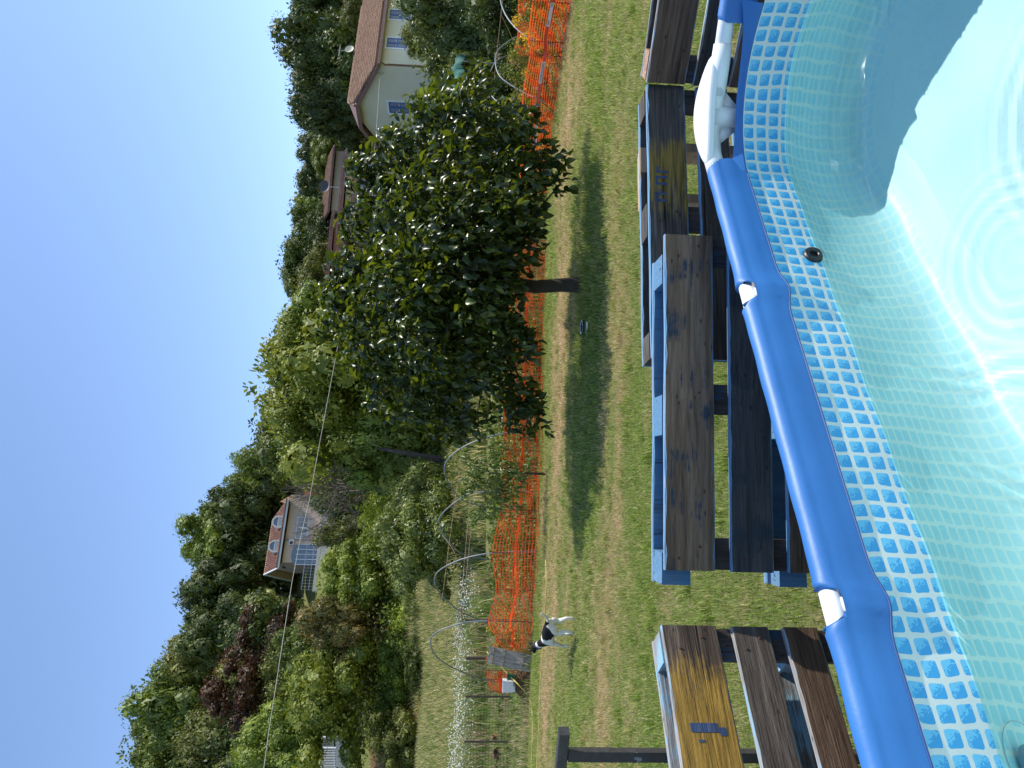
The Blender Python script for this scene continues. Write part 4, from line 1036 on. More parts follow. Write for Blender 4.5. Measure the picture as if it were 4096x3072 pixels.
T_LIST = [
 ('round_tree', 'tree', 'light green domed tree at the far left end of the skyline', 'fine', 'mid', 2975, 485, 880, 330, 97),
 ('feathery_tree', 'tree', 'bright green feathery tree on the skyline, second from the left end', 'fine2', 'light', 2800, 540, 1000, 330, 93),
 ('round_tree', 'tree', 'mid green tree on the skyline just above the copper beech', 'fine2', 'olive', 2650, 640, 1000, 260, 92),
 ('olive_tree', 'tree', 'large rounded olive green tree left of the copper beech', 'fine', 'olive', 2930, 690, 1150, 330, 84),
 ('copper_beech', 'tree', 'dark purple copper beech in the middle of the left slope', 'fine', 'purple', 2730, 850, 1180, 400, 74),
 ('evergreen_tree', 'tree', 'dark evergreen with a pointed top between copper beech and villa, on the skyline', 'fine2', 'dark', 2380, 700, 1080, 250, 92),
 ('evergreen_tree', 'tree', 'dark ivy covered tree right of the copper beech top', 'fine2', 'dark', 2520, 730, 1080, 260, 90),
 ('spreading_tree', 'tree', 'tallest fine-leaved green tree on the skyline behind the villa roof', 'fine', 'light', 2170, 722, 1000, 330, 100),
 ('umbrella_pine', 'tree', 'dark tree on the skyline right of the tallest tree behind the villa', 'fine', 'dark', 2030, 790, 1150, 280, 99),
 ('evergreen_tree', 'tree', 'dark green tree directly behind the left end of the villa roof', 'fine', 'dark', 2290, 800, 1150, 270, 96),
 ('willow_tree', 'tree', 'pale feathery tree in the skyline notch right of the villa', 'feather', 'light', 1880, 915, 1180, 260, 98),
 ('evergreen_tree', 'tree', 'dark round tree on the skyline at the top of the robinia', 'fine', 'dark', 1700, 1010, 1330, 380, 92),
 ('evergreen_tree', 'tree', 'dark green tree at the skyline between willow and robinia', 'fine2', 'mid', 1830, 1040, 1330, 240, 88),
 ('broadleaf_tree', 'tree', 'bright leafy tree below the left corner of the villa', 'fine', 'light', 2310, 1260, 1540, 290, 58),
 ('cypress_shrub', 'shrub', 'dark feathery evergreen in front of the villa windows', 'tall', 'olive', 2130, 1240, 1560, 150, 66),
 ('cypress_shrub', 'shrub', 'dark feathery evergreen right below the villa side wing', 'round2', 'dark', 2010, 1240, 1560, 170, 68),
 ('maple_tree', 'tree', 'yellow green tree standing below the copper beech', 'fine', 'yellow', 2740, 1130, 1500, 420, 56),
 ('red_tinged_shrub', 'shrub', 'red tinged bushy shrub right of the yellow green tree', 'fine2', 'red', 2500, 1190, 1530, 230, 55),
 ('silver_shrub', 'shrub', 'silver grey leaved tree left of the villa gable', 'fine', 'silver', 2430, 960, 1120, 110, 80),
 ('green_tree', 'tree', 'fresh green tree beside the hillside railing at the far left', 'fine2', 'light', 2920, 1050, 1330, 260, 66),
 ('bamboo_clump', 'bamboo', 'yellow green bamboo clump between bare tree and glossy shrubs', 'feather', 'bamboo', 2010, 1420, 1700, 230, 50),
 ('glossy_tree', 'tree', 'glossy small-leaved tree behind the second polytunnel hoop', 'fine', 'glossy', 2150, 1480, 1830, 330, 31),
 ('glossy_tree', 'tree', 'glossy small-leaved tree left of the robinia trunk', 'fine', 'glossy', 1985, 1540, 1850, 210, 36),
 ('olive_tree', 'tree', 'brownish olive bush at the left edge above the meadow', 'fine', 'olive', 2960, 1460, 1700, 260, 51),
 ('round_tree', 'tree', 'large rounded tree on the skyline above the middle of the fruit tree', 'fine', 'mid', 1050, 1105, 1330, 280, 97),
 ('round_tree', 'tree', 'small rounded tree on the skyline right of the large rounded one', 'round1', 'mid', 850, 1145, 1330, 150, 96),
 ('fir_tree', 'tree', 'dark pointed fir, left of the pair on the skyline', 'fine2', 'conifer', 720, 1165, 1360, 150, 92),
 ('fir_tree', 'tree', 'dark pointed fir, right of the pair on the skyline', 'fine2', 'conifer', 610, 1180, 1350, 150, 91),
 ('cypress_tree', 'tree', 'dark cypress mass just left of the pale house roof', 'fine2', 'dark', 470, 1150, 1520, 210, 66),
 ('cypress_tree', 'tree', 'dark cypress mass behind the gable of the pale house', 'fine2', 'dark', 340, 1150, 1520, 230, 63),
 ('cedar_tree', 'tree', 'ragged dark cedar rising highest behind the pale house', 'fine2', 'dark', 205, 1105, 1480, 300, 64),
 ('cedar_tree', 'tree', 'dark cedar at the right edge above the pale house', 'fine2', 'dark', 30, 1150, 1450, 240, 70),
 ('light_shrub', 'shrub', 'lighter bush behind the ridge aerial of the pale house', 'fine2', 'olive', 50, 1350, 1500, 150, 56),
 ('round_tree', 'tree', 'rounded green tree behind the old terracotta roof', 'fine2', 'mid', 640, 1230, 1370, 170, 86),
 ('round_tree', 'tree', 'broad green tree filling the slope left of the old terracotta roof', 'fine', 'dark', 930, 1200, 1400, 260, 84),
 ('round_tree', 'tree', 'mid green tree on the slope above the low roof', 'fine', 'olive', 1140, 1170, 1430, 260, 80),
]
for (nm, cat, lab, cr, mt, y, a, b, w_, Y) in T_LIST: tree(nm, cat, lab, cr, mt, y, a, b, w_, Y, GW)
# bright hedge bushes along the top of the meadow
HB = [(2330, 1560, 1700, 190, 'light', 'bright green bush of the meadow hedge, nearest the glossy tree'), (2450, 1530, 1700, 200, 'bamboo', 'yellow green bush of the meadow hedge below the red tinged shrub'),
      (2570, 1510, 1700, 200, 'light', 'bright green bush of the meadow hedge, third from its right end'), (2690, 1490, 1690, 210, 'bamboo', 'tall light bush of the meadow hedge under the yellow green tree'),
      (2820, 1480, 1680, 200, 'light', 'bright bush of the meadow hedge, second from its left end'), (2860, 1560, 1690, 130, 'dark', 'dark bush at the foot of the meadow hedge towards the left edge')]
for y, a, b, w_, mt, lab in HB: tree('hedge_bush', 'bush', lab, 'fine' if mt != 'dark' else 'fine2', mt, y, a, b, w_, 54, 'bushes of the hedge along the meadow top', sink=.25)
DK = [(2400, 1600, 1720, 240), (2620, 1600, 1715, 260), (2230, 1600, 1760, 160)]
for k, (y, a, b, w_) in enumerate(DK):
    tree('dark_bush', 'bush', ('dark shady bush at the hedge foot behind the leftmost polytunnel hoop', 'dark shady bush at the hedge foot under the middle of the meadow hedge', 'dark shady bush at the hedge foot beside the glossy tree')[k], 'spread', 'dark', y, a, b, w_, 51.5, 'dark bushes at the hedge foot', sink=.3)

# big robinia behind the fruit tree
rb = tree('robinia_tree', 'tree', 'tall yellow green robinia behind the fruit tree with its dark trunk in the meadow', 'fine', 'yellow', 1530, 1030, 1720, 640, 44, None)
def more_crown(o, cr, mt, dx, dy, z0, w_, h_, rz):
    c = link('crown', CROWNS[cr], o); c.location = (dx, dy, z0); c.scale = (w_, w_, h_); c.rotation_euler = (0, 0, rz); c.material_slots[0].link = 'OBJECT'; c.material_slots[0].material = FM[mt]
def crown_px(o, cr, mt, y, V0, V1, wpx, Y, rz):
    a, b = at(V0, y, Y), at(V1, y, Y); L = o.location
    more_crown(o, cr, mt, (a.x + b.x) / 2 - L.x, Y - L.y, b.z - L.z, wpx / F * Y, (a.z - b.z), rz)
crown_px(rb, 'fine2', 'yellow', 1450, 1050, 1500, 420, 43, 1.0)
crown_px(rb, 'fine2', 'light', 1300, 1120, 1500, 350, 42, 2.0)
crown_px(rb, 'fine', 'light', 1760, 1300, 1790, 330, 41, 3.0)
crown_px(rb, 'fine', 'mid', 1620, 1450, 1830, 300, 41, 4.0)
crown_px(rb, 'fine2', 'mid', 1800, 1480, 1790, 260, 40, 5.0)
crown_px(rb, 'fine', 'yellow', 1650, 1120, 1600, 420, 42, 5.5)
mb = MB(); b0 = at_rise(1822, 1842); q = lambda x, y, Y: at(x, y, Y) - rb.location
mb.tube([b0 - rb.location, q(1745, 1836, b0.y + .1), q(1655, 1818, b0.y + .3), q(1500, 1790, b0.y + .8)], [.20, .17, .14, .06], 10)
mb.build('limb', BARK, rb, True)

# bare grey tree between robinia and villa
def bare_tree():
    Y = 46; base = at_rise(1780, 1890, 20); o = empty('bare_tree', (at(1500, 1930, Y).x, Y, gz(at(1500, 1930, Y).x, Y)), 0, 'bare grey twiggy tree between the robinia and the villa', 'tree')
    L = o.location; g = random.Random(5); mb = MB(); tw = MB()
    def br(p, d, ln, r, lev):
        pts = [p]; q_ = p.copy()
        for k in range(3):
            d = (d + Vector((g.uniform(-1, 1), g.uniform(-1, 1), g.uniform(-.7, .8))) * .34).normalized(); q_ = q_ + d * ln / 3; pts.append(q_)
        (mb if lev < 2 else tw).tube(pts, [r, r * .8, r * .62, r * .5], 6 if lev < 2 else 4, cap=False)
        if lev < 5:
            for k in range(3 if lev < 4 else 2):
                br(pts[g.choice((2, 3, 3))], (d + Vector((g.uniform(-1, 1), g.uniform(-1, 1), g.uniform(-.6, .9))) * .85).normalized(), ln * .74, max(r * .6, .014), lev + 1)
    top = at(1400, 1960, Y) - L; mb.tube([Vector((0, 0, -.1)), top * .5, top * .8], [.16, .14, .11], 8)
    for tx, ty in ((1120, 1830), (1180, 1960), (1250, 2060), (1380, 2060), (1330, 1880), (1450, 1960), (1230, 1900)):
        e = at(tx, ty, Y + g.uniform(-2, 2)) - L; s_ = top * .8; d = e - s_; br(s_, d.normalized(), d.length * .42, .09, 0)
    mb.build('trunk', BARKG, o, True); tw.build('twigs', BARKG, o)
bare_tree()

# far wood: everything between and behind the trees one can tell apart
def wood():
    sky = [(0, 1157), (185, 1150), (370, 1165), (611, 1190), (815, 1165), (1037, 1130), (1222, 1160), (1426, 1070), (1759, 1060), (1852, 960), (1963, 860), (2185, 770), (2352, 760), (2500, 740), (2667, 660), (2833, 560), (2963, 520), (3072, 500)]
    g = np.random.default_rng(9); Vs, Fs, Ms = [], [], []; n0 = 0; cnt = 0
    for Y in np.arange(57, 112, 5.2):
        for X in np.arange(-.64 * Y, .64 * Y, 5.6):
            x = X + g.uniform(-1.8, 1.8); y = Y + g.uniform(-1.8, 1.8); zg = gz(x, y)
            # photo coordinates of the foot, to keep clear of the houses' fronts
            def proj(px, py, pz):
                a_, b_, c_ = px, py * SP * 1.0 + (pz - H) * CP, py * CP - (pz - H) * SP
                u, v = a_ / c_, -b_ / c_; return 3072 - (1536 + F * (u * CR - v * SR)), 2048 + F * (u * SR + v * CR)
            ht = g.uniform(6, 10.5) if y < 90 else 18.0; off_ = g.uniform(5, 60) if y > 90 else 15
            py_, pv = proj(x, y, zg + ht); vs = np.interp(py_, [s_[0] for s_ in sky], [s_[1] for s_ in sky])
            while pv < vs + off_ and ht > 2.5: ht -= .5; py_, pv = proj(x, y, zg + ht)
            if pv < vs: continue
            w_ = min(ht, 9) * g.uniform(.8, 1.2); hw = w_ / 2 / y * F
            def hit(y0, y1, v0, v1, ymax): return y < ymax and py_ + hw > y0 and py_ - hw < y1 and pv < v1 and proj(x, y, zg)[1] > v0
            if hit(1990, 2360, 1040, 1235, 92): continue
            if hit(560, 900, 1290, 1480, 85) or hit(900, 1160, 1320, 1420, 70): continue
            if hit(-50, 640, 1350, 1700, 60) or hit(2890, 3100, 1250, 1480, 64): continue
            if -27 < x < -10 and 80 < y < 96: continue
            if 8 < x < 40 and 36 < y < 60: continue
            kinds = [(0, 'fine', 'dark'), (1, 'fine2', 'dark'), (2, 'fine', 'mid'), (3, 'fine2', 'mid'), (4, 'fine', 'olive'), (5, 'fine2', 'light'), (6, 'round1', 'dark'), (7, 'conifer', 'conifer')]
            Vs.append((x, y, zg - ht * .1)); Ms.append(int(g.choice([0, 0, 1, 1, 2, 3, 4, 4, 5, 6, 7]) if y > 66 else g.choice([0, 2, 3, 4, 4, 5]))); Fs.append((w_, w_, ht * 1.1, g.uniform(0, 6.28)))
    me = bpy.data.meshes.new('hillside_wood'); me.from_pydata(Vs, [], []); o = link('hillside_wood', me)
    at_ = me.attributes.new('variant', 'INT', 'POINT'); at_.data.foreach_set('value', Ms)
    at_ = me.attributes.new('size', 'FLOAT_VECTOR', 'POINT'); at_.data.foreach_set('vector', [v for f in Fs for v in f[:3]])
    at_ = me.attributes.new('turn', 'FLOAT_VECTOR', 'POINT'); at_.data.foreach_set('vector', [v for f in Fs for v in (0, 0, f[3])])
    ng = bpy.data.node_groups.new('wood', 'GeometryNodeTree'); ng.interface.new_socket('Geometry', in_out='INPUT', socket_type='NodeSocketGeometry'); ng.interface.new_socket('Geometry', in_out='OUTPUT', socket_type='NodeSocketGeometry')
    N_, Lk = ng.nodes, ng.links; gi, go = N_.new('NodeGroupInput'), N_.new('NodeGroupOutput'); jn = N_.new('GeometryNodeJoinGeometry')
    def attr(nm, ty): a = N_.new('GeometryNodeInputNamedAttribute'); a.data_type = ty; a.inputs[0].default_value = nm; return a.outputs[0]
    va, sa, ra = attr('variant', 'INT'), attr('size', 'FLOAT_VECTOR'), attr('turn', 'FLOAT_VECTOR')
    for k, cr, mt in kinds:
        mc = CROWNS[cr].copy(); mc.materials.clear(); mc.materials.append(FM[mt]); ob = bpy.data.objects.new('wood_source', mc)
        oi = N_.new('GeometryNodeObjectInfo'); oi.inputs['Object'].default_value = ob; oi.inputs['As Instance'].default_value = True
        cp = N_.new('FunctionNodeCompare'); cp.data_type = 'INT'; cp.operation = 'EQUAL'; Lk.new(va, cp.inputs[2]); cp.inputs[3].default_value = k
        ip = N_.new('GeometryNodeInstanceOnPoints'); Lk.new(gi.outputs[0], ip.inputs['Points']); Lk.new(cp.outputs[0], ip.inputs['Selection']); Lk.new(oi.outputs['Geometry'], ip.inputs['Instance']); Lk.new(sa, ip.inputs['Scale'])
        er = N_.new('FunctionNodeEulerToRotation'); Lk.new(ra, er.inputs[0]); Lk.new(er.outputs[0], ip.inputs['Rotation']); Lk.new(ip.outputs[0], jn.inputs[0])
    Lk.new(jn.outputs[0], go.inputs[0]); md = o.modifiers.new('wood', 'NODES'); md.node_group = ng
    props(o, 'dense mixed wood covering the hillside behind the houses', 'wood', kind='stuff')
wood()

# ---- near trees with real leaves
def leaf_mesh(name, L, W, mat, fold=.25, curl=.25):
    v = [(0, 0, 0), (W * .42, L * .25, W * fold * .5), (W * .5, L * .5, W * fold), (W * .3, L * .8, W * fold * .4 - L * curl * .45), (0, L, -L * curl), (-W * .3, L * .8, W * fold * .4 - L * curl * .45), (-W * .5, L * .5, W * fold), (-W * .42, L * .25, W * fold * .5), (0, L * .5, -L * .03)]
    f = [(0, 1, 8), (1, 2, 8), (2, 3, 8), (3, 4, 8), (4, 5, 8), (5, 6, 8), (6, 7, 8), (7, 0, 8)]
    me = bpy.data.meshes.new(name); me.from_pydata(v, [], f); me.materials.append(mat); me.polygons.foreach_set('use_smooth', [True] * len(f)); return me
def leaf_mat(name, dark, mid, light, rough, spec, trans, tc):
    t = NT(name, rough, spec=spec); g = t.n('NewGeometry'); oi = t.n('ObjectInfo')
    r = t.math('FRACT', t.math('ADD', g.outputs['Random Per Island'], oi.outputs['Random']))
    n_ = t.noise(g.outputs['Position'], 1.6, 2); r = t.math('ADD', t.math('MULTIPLY', r, .6), t.math('MULTIPLY', n_, .4))
    col = t.ramp(r, [(0.15, dark), (0.5, mid), (0.9, light)]); t.color(col)
    tr = t.n('BsdfTranslucent'); tcol = t.mix(1.0, col, tc, 'MULTIPLY'); t.l(tcol, tr.inputs[0]); mx = t.n('MixShader'); mx.inputs[0].default_value = trans
    t.l(t.b.outputs[0], mx.inputs[1]); t.l(tr.outputs[0], mx.inputs[2]); t.l(mx.outputs[0], t.o.inputs[0]); return t.m
def place_leaves(root, me, centres, n, seed, nparts, name='leaf', outward=.7, droop=.5):
    """centres: list of (Vector, radius). The nparts leaves that show largest become parts, the rest one joined part"""
    g = np.random.default_rng(seed); w_ = np.array([r ** 2.2 for _, r in centres]); w_ /= w_.sum(); ks = g.choice(len(centres), n, p=w_)
    C_ = np.array([c[:] for c, _ in centres])[ks]; R_l = np.array([r for _, r in centres])[ks]
    v = g.normal(size=(n, 3)); v /= np.linalg.norm(v, axis=1)[:, None]
    P_ = C_ + v * (R_l * g.uniform(0, 1, n) ** .36)[:, None]
    # leaves hang in short sprays
    D = v * outward + g.normal(size=(n, 3)) * .6; D[:, 2] -= droop; D /= np.linalg.norm(D, axis=1)[:, None]
    Nn = np.array([0, 0, 1.0]) + g.normal(size=(n, 3)) * .55 + v * .3; Nn -= (Nn * D).sum(1)[:, None] * D; Nn /= np.linalg.norm(Nn, axis=1)[:, None]
    Xx = np.cross(D, Nn); s_ = g.uniform(.6, 1.25, n)
    lv = np.array([vv.co[:] for vv in me.vertices]); lf = np.array([list(p.vertices) for p in me.polygons])
    camp = np.array([0, 0, H]) - np.array(root.location[:]); dist = np.linalg.norm(P_ - camp, axis=1)
    face = np.abs((Nn * (P_ - camp)).sum(1) / dist); order = np.argsort(-(s_ * (.3 + face) / dist + (R_l > 0) * .0)); 
    # prefer leaves on the near side of their cluster, where the photo shows them
    near = ((P_ - C_) * (camp - C_)).sum(1) > 0; order = np.concatenate([order[near[order]], order[~near[order]]])
    for i in order[:nparts]:
        M4 = Matrix(((Xx[i, 0] * s_[i], D[i, 0] * s_[i], Nn[i, 0] * s_[i], P_[i, 0]), (Xx[i, 1] * s_[i], D[i, 1] * s_[i], Nn[i, 1] * s_[i], P_[i, 1]), (Xx[i, 2] * s_[i], D[i, 2] * s_[i], Nn[i, 2] * s_[i], P_[i, 2]), (0, 0, 0, 1)))
        o = link(name, me, root); o.matrix_local = M4
    rs = order[nparts:]
    W = (lv[None, :, 0, None] * Xx[rs][:, None] + lv[None, :, 1, None] * D[rs][:, None] + lv[None, :, 2, None] * Nn[rs][:, None]) * s_[rs][:, None, None] + P_[rs][:, None]
    Fq = (np.arange(len(rs))[:, None, None] * len(lv) + lf[None]).reshape(-1, 3)
    o = link('foliage', npmesh('foliage', W.reshape(-1, 3), Fq, list(me.materials), True), root); props(o, kind='stuff')
    return P_, D

def fruit_tree():
    base = Vector((1.57, 11.13, 0)); o = empty('fruit_tree', base, 0, 'broad dark leaved persimmon tree with small green fruit on the lawn', 'tree')
    g = random.Random(12)
    # (photo x, photo y, radius m, depth offset m)
    LB = [(1420, 1130, .50, .3), (1380, 1230, .42, 0), (1470, 1000, .52, .2), (1480, 1350, .55, -.2), (1560, 1500, .5, .3), (1650, 1640, .45, 0), (1560, 860, .52, 0), (1620, 720, .50, .3), (1480, 760, .30, .1),
          (1700, 560, .52, .1), (1760, 430, .46, 0), (1860, 470, .55, -.4), (1960, 560, .55, -.3), (2080, 640, .46, -.5), (2060, 480, .35, .2), (2190, 650, .26, -.6), (2240, 735, .15, -.7), (1900, 320, .26, .1),
          (1600, 1150, .75, -.5), (1700, 950, .75, -.7), (1700, 1300, .75, -.6), (1800, 1480, .62, -.3), (1800, 750, .70, -.6), (1850, 1100, .75, -.9), (1900, 900, .65, -.9), (1930, 1330, .62, -.6),
          (2000, 1530, .42, 0), (2060, 1640, .34, .2), (2120, 1700, .26, .1), (1780, 1680, .40, .2), (1900, 1700, .28, .3), (2040, 750, .46, -.8), (2080, 880, .34, -.7), (2120, 980, .22, -.4), (2000, 1030, .45, -.6), (1990, 1200, .36, -.7), (2050, 1330, .24, -.5), (2110, 1400, .17, -.6),
          (2120, 1600, .24, .2), (1330, 1180, .24, .1), (1370, 1060, .25, 0), (1400, 900, .20, .1), (1430, 830, .2, 0), (1450, 660, .26, .1), (1410, 700, .16, 0), (1560, 600, .3, 0), (1330, 1280, .20, 0), (1420, 1430, .24, .1), (1500, 1600, .22, .1),
          (1640, 1150, .8, .9), (1750, 850, .8, .9), (1800, 1400, .7, .8), (1850, 600, .6, .8), (1950, 1000, .6, .7)]
    cen = []
    for x, y, r, dy in LB:
        p = at(x, y, 11.13 + dy * 1.5) - base; cen.append((p, r))
        for k in range(5):      # ragged sprays round each lobe
            d = Vector((g.gauss(0, 1), g.gauss(0, 1), g.gauss(0, 1))).normalized(); cen.append((p + d * r * .95, r * g.uniform(.28, .42)))
    M_PL = leaf_mat('persimmon_leaves', (.012, .024, .006), (.034, .058, .012), (.11, .15, .026), 0.33, 0.4, 0.30, (2.8, 2.3, .45))
    P_, D = place_leaves(o, leaf_mesh('leaf', .145, .078, M_PL), cen, 17000, 31, 300, outward=.8, droop=.55)
    mb = MB(); mb.tube([(0, 0, -.08), (.0, 0, .02), (-.02, 0, .35), (-.06, .02, .75), (-.02, .0, 1.15), (.02, -.1, 1.5)], [.155, .125, .105, .10, .095, .07], 14); mb.build('trunk', BARK, o, True)
    fk = Vector((-.03, 0, 1.0)); mb = MB()
    for i, (p, r) in enumerate(cen[::6]):
        m_ = fk.lerp(p, .5) + Vector((g.uniform(-.1, .1), g.uniform(-.1, .1), .12 if p.z > 1 else .3)); mb.tube([fk + Vector((0, 0, g.uniform(0, .4))), m_, p, p + (p - m_).normalized() * r * .7], [.032, .02, .010, .004], 6)
    mb.build('limbs', BARK, o, True)
    M_FR = plain('unripe_persimmon', (0.16, 0.22, 0.05), 0.35, 0.15, 12); me = None
    mb = MB(); mb.lathe([(0, -.026), (.018, -.022), (.029, -.006), (.028, .010), (.018, .022), (0, .024)], n=10)
    me = bpy.data.meshes.new('fruit'); me.from_pydata(mb.v, [], mb.f); me.materials.append(M_FR); me.polygons.foreach_set('use_smooth', [True] * len(me.polygons))
    for k in range(46):
        p, r = cen[g.randrange(len(cen))]; d = Vector((g.gauss(0, 1), -abs(g.gauss(0, 1)) - .6, g.gauss(-.2, .7))).normalized(); link('fruit', me, o, p + d * r * .98)
fruit_tree()
def sapling():
    b = on_z(2185, 1897, 0); o = empty('peach_sapling', b, 0, 'young drooping peach sapling on a thin dark stem in front of the net', 'sapling'); g = random.Random(4)
    cen = []
    for x, y, r in ((1900, 1900, .26), (1960, 1950, .25), (1860, 1950, .2), (2010, 1880, .26), (2040, 1960, .22), (1960, 1840, .22), (1990, 2010, .22), (1930, 2050, .2), (2080, 1900, .17), (2110, 1860, .12), (1850, 1830, .15), (1880, 2080, .14), (2060, 2030, .14), (2000, 1780, .14)):
        p = at(x, y, b.y + g.uniform(-.25, .25)) - b; cen.append((p, r))
        for k in range(3): cen.append((p + Vector((g.gauss(0, 1), g.gauss(0, 1), g.gauss(0, 1))).normalized() * r * .9, r * .35))
    M_ = leaf_mat('peach_leaves', (.05, .09, .02), (.11, .17, .04), (.22, .28, .09), 0.4, 0.5, 0.35, (1.5, 1.4, .6))
    place_leaves(o, leaf_mesh('leaf', .15, .04, M_, curl=.4), cen, 900, 33, 220, outward=.5, droop=1.0)
    mb = MB(); top = at(1960, 1890, b.y) - b; mb.tube([(0, 0, -.05), (.02, 0, .5), (.0, 0, .9), top], [.028, .024, .018, .006], 8)
    for p, r in cen[::4]: s_ = Vector((.01, 0, .65)); mb.tube([s_, s_.lerp(p, .5) + Vector((0, 0, .1)), p], [.010, .007, .003], 5)
    mb.build('trunk', BARK, o, True)
sapling()
# laurels and shrubs on the right, and the garden plants behind the net
GS = 'shrubs behind the net on the right'
for lab, cr, mt, y, a, b, w_, Y in (
  ('big glossy laurel covering the lower right front of the pale house', 'fine', 'glossy', 60, 1600, 2010, 330, 27), ('glossy laurel below the balcony of the pale house', 'fine', 'glossy', 210, 1650, 2010, 330, 28),
  ('leafy shrub in front of the pale house corner by the palm', 'fine2', 'mid', 300, 1760, 2030, 200, 26), ('dark laurel at the right edge just behind the net', 'spread', 'dark', 30, 1850, 2100, 300, 22),
  ('dark shrub behind the fruit tree near the teal sheet', 'spread', 'dark', 420, 1830, 2080, 220, 23), ('leafy shrub under the gable window of the pale house', 'fine2', 'olive', 480, 1720, 2000, 260, 31),
  ('tall olive green shrub right of the gable corner', 'fine2', 'olive', 150, 1590, 1800, 170, 30)):
    tree('laurel_shrub', 'shrub', lab, cr, mt, y, a, b, w_, Y, GS, sink=.25)
GM = 'dark trees seen through the fruit tree'
for k, (y, a, b, w_, Y, mt) in enumerate(((700, 1560, 1950, 330, 32, 'dark'), (1000, 1600, 1960, 360, 33, 'dark'), (1300, 1620, 1900, 330, 33, 'mid'), (1600, 1720, 1900, 280, 31, 'dark'), (1150, 1480, 1750, 300, 50, 'dark'), (850, 1480, 1750, 300, 48, 'mid'))):
    tree('garden_tree', 'tree', ('dark tree behind the right half of the fruit tree', 'dark tree right behind the middle of the fruit tree', 'green tree behind the left half of the fruit tree', 'low dark tree below the robinia crown', 'dark tree farther up behind the fruit tree top', 'green tree farther up behind the fruit tree, to the right')[k], ('fine', 'fine2')[k % 2], mt, y, a, b, w_, Y, GM, sink=.2)
def palm():
    p = at(1790, 420, 33); o = empty('fan_palm', (p.x, 33, gz(p.x, 33)), 0, 'fan palm with pale green fronds in front of the cream gable', 'palm')
    g = random.Random(3); zt = p.z - o.location.z + .5
    MB().tube([(0, 0, -.1), (.05, 0, zt * .5), (0, 0, zt)], [.16, .14, .13], 10).build('trunk', BARKG, o, True)
    M_ = foliage('palm_fronds', (.05, .08, .02), (.11, .16, .04), (.2, .25, .08), trans=.25)
    for k in range(20):
        a = k * 2.4; el = g.uniform(-.5, 1.3); L = g.uniform(.5, .8); d = Vector((math.cos(a) * math.cos(el), math.sin(a) * math.cos(el), math.sin(el)))
        c = Vector((0, 0, zt)) + d * L; side = d.cross(Vector((0, 0, 1))).normalized(); upv = side.cross(d); mb = MB()
        mb.tube([(0, 0, zt), c], .012, 4)
        for j in range(15):
            t_ = (j - 7) / 7 * 1.9; dd = (d * math.cos(t_) + side * math.sin(t_)); e = c + dd * .62 - Vector((0, 0, .14 * abs(t_))); s2 = dd.cross(upv).normalized() * .028; m_ = c.lerp(e, .5) + upv * .02
            mb.add([c, m_ + s2, e, m_ - s2], [(0, 1, 2, 3)])
        mb.build('frond', M_, o)
palm()
